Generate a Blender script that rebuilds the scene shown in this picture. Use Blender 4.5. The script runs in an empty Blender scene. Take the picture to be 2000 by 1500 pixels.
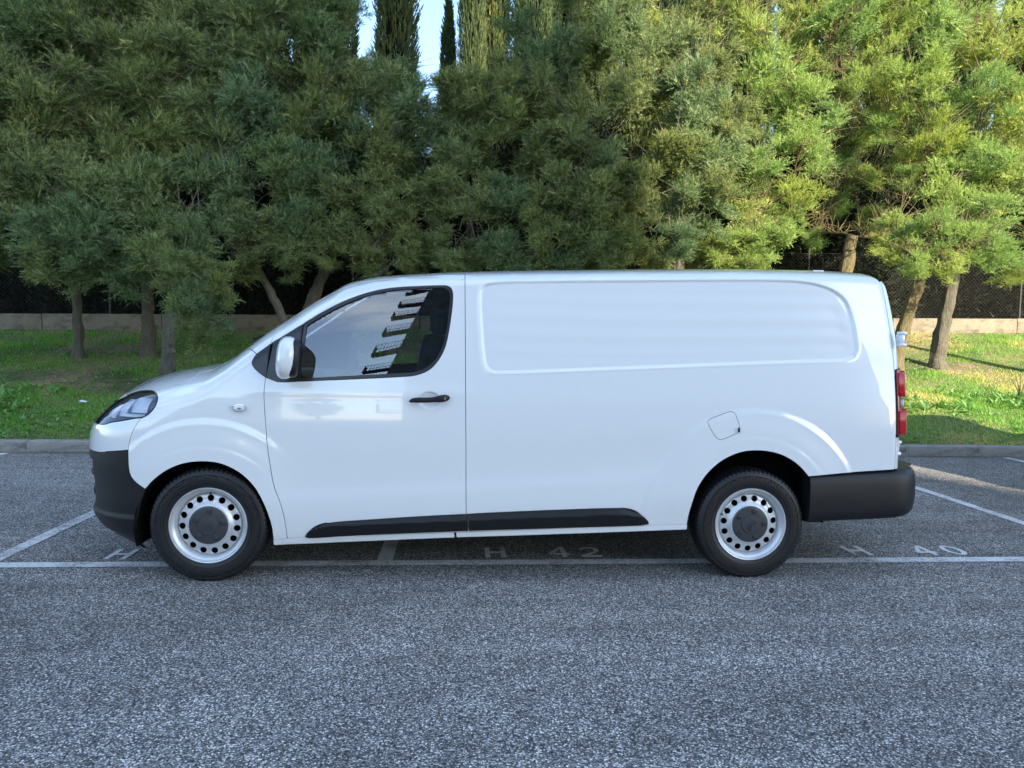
import bpy, math, random, time
import numpy as np
from mathutils import Vector, Matrix
from mathutils.geometry import delaunay_2d_cdt
T0 = time.time()
random.seed(7)
RNG = np.random.default_rng(11)
scn = bpy.context.scene
COL = scn.collection
R = math.radians

# ------------------------------------------------------------------ camera
# lot frame: x along the kerb and the van (nose at -x), y away from the camera, z up
CAM = np.array([-0.1583, -4.2366, 1.4539])
FPX = 1400.0
yaw, pitch, roll = 0.069986, math.atan(88.4/1400), 0.016
_f = np.array([0, math.cos(pitch), -math.sin(pitch)])
_r0 = np.array([1.0, 0, 0]); _u0 = np.cross(_r0, _f)
_r = _r0*math.cos(roll)+_u0*math.sin(roll); _u = -_r0*math.sin(roll)+_u0*math.cos(roll)
_Rz = np.array([[math.cos(yaw), math.sin(yaw), 0], [-math.sin(yaw), math.cos(yaw), 0], [0, 0, 1]])
CR, CU, CF = _Rz@_r, _Rz@_u, _Rz@_f
cam = bpy.data.cameras.new('camera'); camo = bpy.data.objects.new('camera', cam); COL.objects.link(camo)
cam.lens = 36*FPX/2000; cam.sensor_width = 36; cam.clip_end = 2000; cam.clip_start = .05
M = Matrix((tuple(CR), tuple(CU), tuple(-CF))).transposed().to_4x4(); M.translation = Vector(CAM)
camo.matrix_world = M
scn.camera = camo
scn.render.resolution_x = 1024; scn.render.resolution_y = 768

def at(px, py, y):
    """point of the photograph's ray (px, py) at lot distance y"""
    d = (px-1000)/FPX*CR-(py-750)/FPX*CU+CF
    return CAM+d*((y-CAM[1])/d[1])

# ------------------------------------------------------------------ light
SUN_EL = R(26); SUN_H = np.array([.47, -.883]); SUN_H /= np.linalg.norm(SUN_H)
world = bpy.data.worlds.new('World'); scn.world = world; world.use_nodes = True
nt = world.node_tree; nt.nodes.clear()
wo = nt.nodes.new('ShaderNodeOutputWorld'); bg = nt.nodes.new('ShaderNodeBackground')
sky = nt.nodes.new('ShaderNodeTexSky'); sky.sky_type = 'NISHITA'; sky.sun_disc = False
sky.sun_elevation = SUN_EL; sky.sun_rotation = math.atan2(SUN_H[0], SUN_H[1]); sky.air_density = 1.0; sky.dust_density = .6; sky.ozone_density = 1.3
tc = nt.nodes.new('ShaderNodeTexCoord'); mp = nt.nodes.new('ShaderNodeMapping'); mp.inputs['Scale'].default_value = (1.6, 1.6, 5.0)
nz = nt.nodes.new('ShaderNodeTexNoise'); nz.inputs['Scale'].default_value = 1.7; nz.inputs['Detail'].default_value = 9; nz.inputs['Roughness'].default_value = .58
rp = nt.nodes.new('ShaderNodeValToRGB'); rp.color_ramp.elements[0].position = .53; rp.color_ramp.elements[1].position = .72
mx = nt.nodes.new('ShaderNodeMix'); mx.data_type = 'RGBA'; mx.inputs[7].default_value = (6.5, 6.9, 7.4, 1)
nt.links.new(tc.outputs['Generated'], mp.inputs['Vector']); nt.links.new(mp.outputs[0], nz.inputs['Vector'])
nt.links.new(nz.outputs['Fac'], rp.inputs[0]); nt.links.new(rp.outputs[0], mx.inputs[0]); nt.links.new(sky.outputs[0], mx.inputs[6])
wb = nt.nodes.new('ShaderNodeMix'); wb.data_type = 'RGBA'; wb.blend_type = 'MULTIPLY'; wb.inputs[0].default_value = 1; wb.inputs[7].default_value = (.93, 1.0, 1.06, 1)
nt.links.new(mx.outputs[2], wb.inputs[6]); nt.links.new(wb.outputs[2], bg.inputs[0]); nt.links.new(bg.outputs[0], wo.inputs[0])
bg.inputs[1].default_value = 0.15
sl = bpy.data.lights.new('sun', 'SUN'); sl.energy = 5.0; sl.angle = R(.53); sl.color = (1, .89, .72)
slo = bpy.data.objects.new('sun', sl); COL.objects.link(slo)
sd = Vector((SUN_H[0]*math.cos(SUN_EL), SUN_H[1]*math.cos(SUN_EL), math.sin(SUN_EL)))
slo.rotation_euler = sd.to_track_quat('Z', 'Y').to_euler(); slo.location = (0, -5, 30)
scn.view_settings.view_transform = 'Standard'; scn.view_settings.look = 'None'
scn.view_settings.exposure = 1.66; scn.view_settings.gamma = 1; scn.view_settings.use_curve_mapping = False

# ------------------------------------------------------------------ node helpers
def mat(name, base=(.5, .5, .5), rough=.5, metal=0, spec=.5, coat=0, coat_rough=.03):
    m = bpy.data.materials.new(name); m.use_nodes = True
    b = m.node_tree.nodes['Principled BSDF']
    b.inputs['Base Color'].default_value = (*base, 1); b.inputs['Roughness'].default_value = rough
    b.inputs['Metallic'].default_value = metal; b.inputs['Specular IOR Level'].default_value = spec
    b.inputs['Coat Weight'].default_value = coat; b.inputs['Coat Roughness'].default_value = coat_rough
    return m
def nd(m, t, **kw):
    n = m.node_tree.nodes.new(t)
    for k, v in kw.items():
        if hasattr(n, k): setattr(n, k, v)
        else: n.inputs[k.replace('_', ' ')].default_value = v
    return n
def lk(m, a, b): m.node_tree.links.new(a, b)
def bsdf(m): return m.node_tree.nodes['Principled BSDF']
def coords(m, kind='Object', scale=(1, 1, 1)):
    t = nd(m, 'ShaderNodeTexCoord'); p = nd(m, 'ShaderNodeMapping'); p.inputs['Scale'].default_value = scale
    lk(m, t.outputs[kind], p.inputs[0]); return p.outputs[0]
def noise(m, vec, scale, detail=5, rough=.55):
    n = nd(m, 'ShaderNodeTexNoise'); n.inputs['Scale'].default_value = scale; n.inputs['Detail'].default_value = detail
    n.inputs['Roughness'].default_value = rough; lk(m, vec, n.inputs['Vector']); return n.outputs['Fac']
def ramp(m, fac, stops, interp='LINEAR'):
    r = nd(m, 'ShaderNodeValToRGB'); cr = r.color_ramp; cr.interpolation = interp
    while len(cr.elements) < len(stops): cr.elements.new(.5)
    for e, (p, c) in zip(cr.elements, stops):
        e.position = p; e.color = (*c, 1) if hasattr(c, '__len__') else (c, c, c, 1)
    lk(m, fac, r.inputs[0]); return r.outputs[0]
def mixc(m, fac, a, b, mode='MIX'):
    x = nd(m, 'ShaderNodeMix'); x.data_type = 'RGBA'; x.blend_type = mode
    for s, v in ((0, fac), (6, a), (7, b)):
        if hasattr(v, 'links') or hasattr(v, 'is_linked'): lk(m, v, x.inputs[s])
        elif s == 0: x.inputs[0].default_value = v
        else: x.inputs[s].default_value = (*v, 1)
    return x.outputs[2]
def bump(m, h, strength=.3, dist=.01):
    b = nd(m, 'ShaderNodeBump'); b.inputs['Strength'].default_value = strength; b.inputs['Distance'].default_value = dist
    lk(m, h, b.inputs['Height']); lk(m, b.outputs[0], bsdf(m).inputs['Normal'])

# ------------------------------------------------------------------ object helpers
def setp(o, label=None, cat=None, group=None, kind=None):
    if label: o['label'] = label
    if cat: o['category'] = cat
    if group: o['group'] = group
    if kind: o['kind'] = kind
    return o
def empty(name, loc=(0, 0, 0), **kw):
    o = bpy.data.objects.new(name, None); COL.objects.link(o); o.location = loc; o.empty_display_size = .2
    return setp(o, **kw)
def link(name, me, mats, parent=None, **kw):
    o = bpy.data.objects.new(name, me); COL.objects.link(o)
    if mats is not None:
        for m in (mats if isinstance(mats, (list, tuple)) else [mats]):
            if m.name not in [x.name for x in me.materials if x]: me.materials.append(m)
    if parent: o.parent = parent
    return setp(o, **kw)
def raw_mesh(name, V, F, smooth=False, normals=None, mi=None):
    """V (n,3); F (m,3) or (m,4) array or list of lists"""
    me = bpy.data.meshes.new(name)
    V = np.asarray(V, dtype=np.float32)
    if isinstance(F, np.ndarray):
        m, k = F.shape
        me.vertices.add(len(V)); me.vertices.foreach_set('co', V.ravel())
        me.loops.add(m*k); me.loops.foreach_set('vertex_index', F.astype(np.int32).ravel())
        me.polygons.add(m); me.polygons.foreach_set('loop_start', np.arange(0, m*k, k, dtype=np.int32))
        if mi is not None: me.polygons.foreach_set('material_index', np.asarray(mi, dtype=np.int32))
        me.update(calc_edges=True)
    else:
        me.from_pydata([tuple(map(float, v)) for v in V], [], F); me.update()
        if mi is not None: me.polygons.foreach_set('material_index', np.asarray(mi, dtype=np.int32))
    me.polygons.foreach_set('use_smooth', np.full(len(me.polygons), bool(smooth)))
    if normals is not None:
        me.normals_split_custom_set_from_vertices([tuple(map(float, n)) for n in normals])
    return me
def obj(name, V, F, m, parent=None, smooth=False, normals=None, **kw):
    return link(name, raw_mesh(name, V, F, smooth, normals), m, parent, **kw)

class MB:
    """collects simple shapes into one mesh"""
    def __init__(s): s.V = []; s.F = []; s.S = []
    def add(s, V, F, smooth=False):
        o = len(s.V); s.V += [tuple(map(float, v)) for v in V]; s.F += [[i+o for i in f] for f in F]; s.S += [smooth]*len(F); return s
    def box(s, c, d, bevel=0, rot=None):
        x, y, z = (q/2 for q in d)
        if bevel <= 0:
            V = [(-x, -y, -z), (x, -y, -z), (x, y, -z), (-x, y, -z), (-x, -y, z), (x, -y, z), (x, y, z), (-x, y, z)]
            F = [[0, 3, 2, 1], [4, 5, 6, 7], [0, 1, 5, 4], [1, 2, 6, 5], [2, 3, 7, 6], [3, 0, 4, 7]]; sm = False
        else:
            b = min(bevel, x*.98, y*.98, z*.98); n = 3; V = []; F = []
            import bmesh
            bm = bmesh.new(); bmesh.ops.create_cube(bm, size=1)
            for v in bm.verts: v.co = Vector((v.co.x*d[0], v.co.y*d[1], v.co.z*d[2]))
            bmesh.ops.bevel(bm, geom=list(bm.edges), offset=b, segments=n, profile=.5, affect='EDGES')
            bm.verts.index_update(); V = [tuple(v.co) for v in bm.verts]; F = [[v.index for v in f.verts] for f in bm.faces]; bm.free(); sm = True
        if rot is not None: V = [tuple(rot@Vector(v)) for v in V]
        return s.add([(v[0]+c[0], v[1]+c[1], v[2]+c[2]) for v in V], F, sm)
    def tube(s, pts, rad, n=8, cap=True, rough=0):
        pts = [Vector(p) for p in pts]; k = len(pts)
        if not hasattr(rad, '__len__'): rad = [rad]*k
        V = []; ref = Vector((.13, .31, .94)); prev = None
        for i, p in enumerate(pts):
            t = (pts[min(i+1, k-1)]-pts[max(i-1, 0)]).normalized()
            if prev is None: a = t.cross(ref if abs(t.dot(ref)) < .9 else Vector((1, 0, 0))).normalized()
            else: a = (prev-t*prev.dot(t)).normalized()
            prev = a; b = t.cross(a)
            for j in range(n):
                w = 2*math.pi*j/n; q_ = 1+rough*(math.sin(5*w+i*.35)*.5+math.sin(9*w-i*.5+1)*.35+math.sin(3*w+i*1.1)*.4); V.append(p+(a*math.cos(w)+b*math.sin(w))*rad[i]*q_)
        F = [[i*n+j, i*n+(j+1) % n, (i+1)*n+(j+1) % n, (i+1)*n+j] for i in range(k-1) for j in range(n)]
        if cap: F += [list(range(n-1, -1, -1)), [(k-1)*n+j for j in range(n)]]
        return s.add(V, F, True)
    def lathe(s, prof, c, n=64, axis='y', flip=False):
        """prof: (radius, offset along axis)"""
        V = []; k = len(prof)
        for i in range(n):
            w = 2*math.pi*i/n; cs, sn = math.cos(w), math.sin(w)
            for r_, o in prof: V.append((c[0]+r_*cs, c[1]+o, c[2]+r_*sn))
        F = []
        for i in range(n):
            j = (i+1) % n
            for q in range(k-1):
                f = [i*k+q, i*k+q+1, j*k+q+1, j*k+q]; F.append(f[::-1] if flip else f)
        return s.add(V, F, True)
    def build(s, name, m, parent=None, mirror_y=None, **kw):
        V = s.V; F = s.F
        if mirror_y is not None: V = [(v[0], 2*mirror_y-v[1], v[2]) for v in V]; F = [f[::-1] for f in F]
        me = raw_mesh(name, V, F); me.polygons.foreach_set('use_smooth', s.S)
        if any(s.S): 
            try: me.set_sharp_from_angle(angle=R(38))
            except Exception: pass
        return link(name, me, m, parent, **kw)

def curve(pts, closed=False, step=.01):
    """Catmull-Rom through points; a third value 1 marks a sharp corner"""
    P = [np.array(p[:2], float) for p in pts]; C = [len(p) > 2 and p[2] for p in pts]; n = len(P); out = []
    rng = range(n if closed else n-1)
    for i in rng:
        p1, p2 = P[i], P[(i+1) % n]
        L = np.linalg.norm(p2-p1)
        has0 = (closed or i > 0) and not C[i]; has3 = (closed or i+2 < n) and not C[(i+1) % n]
        m1 = (p2-P[i-1])/(L+np.linalg.norm(p1-P[i-1]))*L if has0 else None
        m2 = (P[(i+2) % n]-p1)/(L+np.linalg.norm(P[(i+2) % n]-p2)+1e-9)*L if has3 else None
        if m1 is None and m2 is None: m1 = m2 = p2-p1
        elif m1 is None: m1 = 1.5*(p2-p1)-.5*m2
        elif m2 is None: m2 = 1.5*(p2-p1)-.5*m1
        k = max(1, int(round(L/step)))
        for q in range(k):
            t = q/k; out.append((2*t**3-3*t**2+1)*p1+(t**3-2*t**2+t)*m1+(3*t**2-2*t**3)*p2+(t**3-t**2)*m2)
    if not closed: out.append(P[-1])
    return np.array(out)
def area2(p): return .5*np.sum(p[:, 0]*np.roll(p[:, 1], -1)-np.roll(p[:, 0], -1)*p[:, 1])
def inside(q, poly):
    x, y = q[:, 0][:, None], q[:, 1][:, None]; r = np.zeros(len(q), bool)
    a = poly; b = np.roll(poly, -1, axis=0)
    for s in range(0, len(q), 20000):
        xs, ys = x[s:s+20000], y[s:s+20000]
        c = (a[:, 1] > ys) != (b[:, 1] > ys)
        xi = (b[:, 0]-a[:, 0])*(ys-a[:, 1])/(b[:, 1]-a[:, 1]+1e-15)+a[:, 0]
        r[s:s+20000] = (np.sum(c & (xs < xi), axis=1) % 2) == 1
    return r
def polydist(q, poly, closed=True):
    a = poly if closed else poly[:-1]; b = np.roll(poly, -1, axis=0) if closed else poly[1:]
    out = np.empty(len(q)); ab = b-a; L2 = np.sum(ab**2, axis=1)+1e-15
    for s in range(0, len(q), 4000):
        p = q[s:s+4000]; ap = p[:, None]-a[None]
        t = np.clip(np.sum(ap*ab[None], axis=2)/L2, 0, 1)
        out[s:s+4000] = np.sqrt(np.min(np.sum((ap-t[..., None]*ab[None])**2, axis=2), axis=1))
    return out
def inset(poly, d):
    if area2(poly) < 0: poly = poly[::-1]
    e = np.roll(poly, -1, axis=0)-poly; e /= np.linalg.norm(e, axis=1)[:, None]+1e-12
    nrm = np.stack([-e[:, 1], e[:, 0]], 1); m = nrm+np.roll(nrm, 1, axis=0)
    m /= np.maximum(np.sum(m*m, axis=1)/2, .6)[:, None]
    return poly+m*d

YC = .94
def pchip(xs, ys):
    xs = np.array(xs, float); ys = np.array(ys, float); h = np.diff(xs); dl = np.diff(ys)/h; m = np.zeros(len(xs))
    for i in range(1, len(xs)-1):
        if dl[i-1]*dl[i] > 0:
            w1 = 2*h[i]+h[i-1]; w2 = h[i]+2*h[i-1]; m[i] = (w1+w2)/(w1/dl[i-1]+w2/dl[i])
    m[0] = dl[0]; m[-1] = dl[-1]
    def f(x):
        x = np.asarray(x, float); i = np.clip(np.searchsorted(xs, x)-1, 0, len(xs)-2); T = np.clip((x-xs[i])/h[i], 0, 1)
        y = (2*T**3-3*T**2+1)*ys[i]+(T**3-2*T**2+T)*h[i]*m[i]+(-2*T**3+3*T**2)*ys[i+1]+(T**3-T**2)*h[i]*m[i+1]
        y = np.where(x < xs[0], ys[0]+(x-xs[0])*m[0], y); return np.where(x > xs[-1], ys[-1]+(x-xs[-1])*m[-1], y)
    return f
def sstep(a, b, x): t = np.clip((x-a)/(b-a), 0, 1); return t*t*(3-2*t)

# ------------------------------------------------------------------ materials
def m_asphalt():
    m = mat('asphalt', rough=.85, spec=.3); v = coords(m)
    vo = nd(m, 'ShaderNodeTexVoronoi'); vo.inputs['Scale'].default_value = 148; lk(m, v, vo.inputs['Vector'])
    sep = nd(m, 'ShaderNodeSeparateColor'); lk(m, vo.outputs['Color'], sep.inputs[0])
    stone = ramp(m, sep.outputs[0], [(0, (.05, .053, .057)), (.30, (.125, .129, .135)), (.60, (.23, .235, .245)), (.85, (.42, .43, .44)), (1, (.80, .81, .82))])
    tar = ramp(m, vo.outputs['Distance'], [(0, 1.0), (.45, .85), (.8, .25)])
    c = mixc(m, 1, stone, tar, 'MULTIPLY')
    fine = noise(m, v, 420, 2); c = mixc(m, .5, c, ramp(m, fine, [(.3, .45), (.7, 1.5)]), 'MULTIPLY')
    big = noise(m, v, .55, 6, .65); c = mixc(m, 1, c, ramp(m, big, [(.3, .72), (.5, 1.0), (.7, 1.2)]), 'MULTIPLY')
    tr_ = noise(m, coords(m, 'Object', (.25, 3.2, 1)), 1.1, 5, .6); c = mixc(m, 1, c, ramp(m, tr_, [(.35, .82), (.6, 1.08)]), 'MULTIPLY')
    oil = noise(m, v, 2.3, 3, .5); c = mixc(m, 1, c, ramp(m, oil, [(.24, .55), (.33, 1.0)]), 'MULTIPLY')
    med = noise(m, v, 6, 4, .6); c = mixc(m, 1, c, ramp(m, med, [(.3, .88), (.7, 1.12)]), 'MULTIPLY')
    c = mixc(m, 1, c, (1.24, 1.14, 1.02), 'MULTIPLY')
    lk(m, c, bsdf(m).inputs['Base Color'])
    bump(m, mixc(m, .5, sep.outputs[0], tar), .9, .004)
    return m, c
def m_paintline(worn=.5):
    m = mat('worn_road_paint', rough=.7, spec=.3); v = coords(m)
    vo = nd(m, 'ShaderNodeTexVoronoi'); vo.inputs['Scale'].default_value = 148; lk(m, v, vo.inputs['Vector'])
    sep = nd(m, 'ShaderNodeSeparateColor'); lk(m, vo.outputs['Color'], sep.inputs[0])
    stone = ramp(m, sep.outputs[0], [(0, (.05, .053, .057)), (.30, (.125, .129, .135)), (.60, (.23, .235, .245)), (.85, (.42, .43, .44)), (1, (.80, .81, .82))])
    n1 = noise(m, v, 95, 3, .7); n2 = noise(m, v, 3.0, 4, .65)
    s = nd(m, 'ShaderNodeMath', operation='ADD'); lk(m, n1, s.inputs[0]); lk(m, n2, s.inputs[1])
    msk = ramp(m, s.outputs[0], [(worn, 0.0), (worn+.14, 1.0)])
    hf = nd(m, 'ShaderNodeMath', operation='MULTIPLY'); hf.inputs[1].default_value = .5; lk(m, s.outputs[0], hf.inputs[0])
    msk = ramp(m, hf.outputs[0], [(worn-.07, 0.0), (worn+.05, .85)])
    stone = mixc(m, 1, stone, (1.1, 1.03, .96), 'MULTIPLY')
    lk(m, mixc(m, msk, stone, mixc(m, sep.outputs[1], (.62, .62, .61), (.84, .84, .83))), bsdf(m).inputs['Base Color'])
    bump(m, sep.outputs[0], .7, .003)
    return m
M_ASPH, _ = m_asphalt()
M_LINE = m_paintline(.480); M_LINE2 = m_paintline(.470)
def m_concrete(name, base, dark, scale=1.0, bumpd=.004, streak=(5, 5, .6)):
    m = mat(name, rough=.85, spec=.25); v = coords(m)
    a = noise(m, v, 3*scale, 6, .65); b = noise(m, v, 40*scale, 4, .6)
    c = mixc(m, a, dark, base); c = mixc(m, 1, c, ramp(m, b, [(.3, .75), (.7, 1.2)]), 'MULTIPLY')
    st = noise(m, coords(m, 'Object', streak), 1.6*scale, 5, .7)
    c = mixc(m, ramp(m, st, [(.48, 0), (.7, .75)]), c, tuple(q*.35 for q in dark))
    lk(m, c, bsdf(m).inputs['Base Color']); bump(m, b, .5, bumpd); return m
M_KERB = m_concrete('kerb_concrete', (.36, .34, .31), (.20, .19, .175), 2, .004, (1, 1, 3))
M_MORTAR = m_concrete('kerb_mortar', (.42, .41, .38), (.30, .29, .27), 3)
M_WALL = m_concrete('wall_render', (.29, .245, .175), (.14, .115, .08), 1.2, .004, (1.6, 1.6, 3.5))
def m_paint():
    m = mat('white_car_paint', (.73, .74, .745), .16, 0, .5, 1.0, .01); return m
M_WHITE = m_paint()
def m_plastic(name, c, r=.55):
    m = mat(name, c, r, 0, .35); v = coords(m); n = noise(m, v, 900, 2)
    bump(m, n, .15, .0006); return m
M_BLK = m_plastic('black_grained_plastic', (.0095, .010, .0115), .45)
M_TRIM = mat('satin_black_trim', (.012, .012, .013), .28, 0, .5)
M_DARK = mat('dark_underbody', (.006, .006, .006), .9, 0, .1)
M_RUB = mat('rubber_seal', (.01, .01, .01), .6, 0, .3)
def m_tyre():
    m = mat('tyre_rubber', (.016, .0165, .018), .48, 0, .45); v = coords(m); n = noise(m, v, 30, 4)
    lk(m, mixc(m, n, (.006, .006, .0065), (.016, .016, .0175)), bsdf(m).inputs['Base Color']); return m
M_TYRE = m_tyre()
M_STEEL = mat('silver_painted_steel', (.60, .61, .62), .36, .45, .5)
M_CHROME = mat('chrome', (.8, .8, .82), .08, 1)
M_MIRROR = mat('mirror_glass', (.85, .87, .9), .02, 1)
M_CAP = mat('hub_cap_plastic', (.045, .047, .052), .34, 0, .4)
M_INT = mat('interior_grey_plastic', (.22, .225, .23), .7, 0, .3)
M_SEAT = mat('seat_fabric', (.05, .052, .058), .95, 0, .1)
M_PLATE = mat('number_plate', (.7, .7, .68), .4)
def m_glass(name, tint=(.52, .62, .6), refl=1.0, rough=0):
    m = bpy.data.materials.new(name); m.use_nodes = True; t = m.node_tree; t.nodes.clear()
    o = t.nodes.new('ShaderNodeOutputMaterial'); mixs = t.nodes.new('ShaderNodeMixShader')
    tr = t.nodes.new('ShaderNodeBsdfTransparent'); tr.inputs[0].default_value = (*tint, 1)
    gl = t.nodes.new('ShaderNodeBsdfGlossy'); gl.inputs['Roughness'].default_value = rough; gl.inputs['Color'].default_value = (.95, .97, 1, 1)
    fr = t.nodes.new('ShaderNodeFresnel'); fr.inputs[0].default_value = refl
    t.links.new(fr.outputs[0], mixs.inputs[0]); t.links.new(tr.outputs[0], mixs.inputs[1]); t.links.new(gl.outputs[0], mixs.inputs[2]); t.links.new(mixs.outputs[0], o.inputs[0])
    return m
M_GLASS = m_glass('tinted_window_glass', (.70, .78, .78), 2.1)
M_WSGLASS = m_glass('windscreen_glass', (.80, .86, .86), 1.6)
M_LENS = m_glass('clear_lamp_lens', (.95, .96, .98), 1.5)
M_RED = mat('red_lamp_lens', (.72, .008, .02), .12, 0, .6, .8, .02)
M_RED2 = mat('dark_red_lamp_lens', (.20, .002, .006), .15, 0, .6, .8, .02)
M_REFL = mat('lamp_reflector', (.94, .95, .97), .14, .4, .5)
M_LAMPIN = mat('grey_lamp_interior', (.13, .15, .19), .3, .4)
M_CLR = mat('frosted_clear_lens', (.72, .73, .74), .2, 0, .5, .5)
def m_bark(name, a, b):
    m = mat(name, rough=.9, spec=.2); v = coords(m, 'Object', (1, 1, .3)); n = noise(m, v, 28, 5, .65); n2 = noise(m, coords(m), 3, 3)
    lk(m, mixc(m, n2, mixc(m, n, a, b), mixc(m, n, tuple(q*.6 for q in a), (b[0], b[1]*1.02, b[2]*.7))), bsdf(m).inputs['Base Color']); bump(m, noise(m, coords(m, 'Object', (1, 1, .22)), 42, 4, .7), 1.0, .05); return m
M_BARK = m_bark('tamarisk_bark', (.05, .043, .035), (.24, .21, .18))
M_BARKL = m_bark('sunlit_lichen_bark', (.08, .06, .035), (.27, .22, .125))  # paler bark for the sunlit trees: lichen and sunlight both in the colour
def m_leaf(name, c1, c2, c3, trans=.35, att='tint'):
    m = bpy.data.materials.new(name); m.use_nodes = True; t = m.node_tree
    b = bsdf(m); b.inputs['Roughness'].default_value = .6; b.inputs['Specular IOR Level'].default_value = .25
    a = nd(m, 'ShaderNodeAttribute'); a.attribute_name = att
    oi = nd(m, 'ShaderNodeObjectInfo')
    col = ramp(m, a.outputs['Fac'], [(0, c1), (.5, c2), (1, c3)])
    hv = ramp(m, oi.outputs['Random'], [(0, (.78, .92, .98)), (.35, (1, 1.05, .95)), (.7, (1.08, 1.0, .85)), (1, (1.2, 1.12, .85))])
    col = mixc(m, 1, col, hv, 'MULTIPLY'); lk(m, col, b.inputs['Base Color'])
    tl = t.nodes.new('ShaderNodeBsdfTranslucent'); lk(m, mixc(m, 1, col, (1.35, 1.3, .6), 'MULTIPLY'), tl.inputs[0])
    ms = t.nodes.new('ShaderNodeMixShader'); ms.inputs[0].default_value = trans
    o = t.nodes['Material Output']; lk(m, b.outputs[0], ms.inputs[1]); lk(m, tl.outputs[0], ms.inputs[2]); lk(m, ms.outputs[0], o.inputs[0])
    return m
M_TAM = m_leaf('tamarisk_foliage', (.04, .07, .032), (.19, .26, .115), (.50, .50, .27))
M_TAMLIT = m_leaf('sunlit_tamarisk_foliage', (.12, .20, .065), (.31, .41, .125), (.60, .61, .24))  # lighter, yellower copy of the foliage: sunlight put into the colour
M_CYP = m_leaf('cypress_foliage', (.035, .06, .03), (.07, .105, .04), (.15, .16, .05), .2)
M_HEDGE = m_leaf('shade_dark_hedge_foliage', (.008, .014, .008), (.014, .024, .012), (.025, .035, .016), .15)  # near-black leaves: the shade under the trees put into the colour
M_CORE = mat('shade_dark_core', (.012, .013, .009), .95, 0, .05)  # solid core, its near-black colour standing in for shade inside the foliage
M_GRASS = m_leaf('grass_blades', (.07, .23, .04), (.17, .40, .075), (.60, .54, .24), .35)
M_WEED = m_leaf('weed_leaves', (.10, .22, .07), (.17, .32, .10), (.30, .42, .15), .3)
M_FLOW = mat('flower_petals', (.75, .74, .6), .7)
M_FLOWY = mat('yellow_petals', (.75, .6, .05), .7)

# ================================================================== VAN
zt = pchip([-2.47, -2.395, -2.322, -2.27, -2.19, -2.09, -1.97, -1.83, -1.70, -1.586, -1.474, -1.353, -1.197, -1.119, -.963, -.885, -.806, -.69, -.57, -.412, -.151, .473, 1.131, 1.803, 2.144, 2.5, 2.75],
           [1.03, 1.085, 1.127, 1.149, 1.174, 1.2, 1.225, 1.253, 1.287, 1.350, 1.437, 1.531, 1.633, 1.689, 1.782, 1.826, 1.847, 1.865, 1.874, 1.887, 1.904, 1.93, 1.95, 1.965, 1.967, 1.955, 1.93])
xn = pchip([.2, .24, .28, .34, .40, .55, .7, .8, .88, .94, 1.0, 1.08], [-2.39, -2.45, -2.50, -2.535, -2.545, -2.55, -2.563, -2.56, -2.545, -2.505, -2.455, -2.38])
xr = pchip([.6, 1.0, 1.3, 1.5, 1.7, 1.8, 1.9], [2.685, 2.685, 2.683, 2.675, 2.655, 2.64, 2.61])
tumble = pchip([.15, .3, .5, .7, .9, 1.05, 1.2, 1.4, 1.6, 1.8, 2.0], [.06, .02, .003, 0, .0, .008, .028, .062, .102, .15, .20])
ctop = pchip([-2.5, -2.0, -1.4, -.9, -.5, 2.8], [.22, .24, .24, .2, .14, .13])
def se(d, n): d = np.clip(d, 0, 1); return np.maximum(1-(1-d)**n, 0)**(1/n)
def hw(x, z):
    x = np.asarray(x, float); z = np.asarray(z, float)
    return (.95-tumble(z))*se((zt(x)-z)/ctop(x), 2.3)*se((x-xn(z))/.75, 2.5)*se((xr(z)-x)/.2, 2.6)
PRESS = curve([(-.057, 1.702), (-.051, 1.749), (-.029, 1.778), (.03, 1.792), (.139, 1.801), (.77, 1.821), (1.415, 1.84), (1.742, 1.847), (1.939, 1.843), (2.07, 1.823), (2.151, 1.795), (2.205, 1.760), (2.238, 1.723), (2.258, 1.668), (2.272, 1.605), (2.285, 1.525), (2.29, 1.461), (2.288, 1.414), (2.269, 1.376), (2.218, 1.355), (2.169, 1.349), (1.875, 1.337), (1.073, 1.297), (.447, 1.266), (.063, 1.249), (.011, 1.256), (-.017, 1.28), (-.029, 1.319), (-.046, 1.486), (-.053, 1.609)], True, .03)
CREASE = curve([(-1.5, .445), (-1.219, .461), (-.759, .488), (-.127, .526), (.519, .567), (1.161, .606), (1.5, .625)], False, .05)
FA = (-1.638, .31); RA = (1.632, .36)
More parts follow.
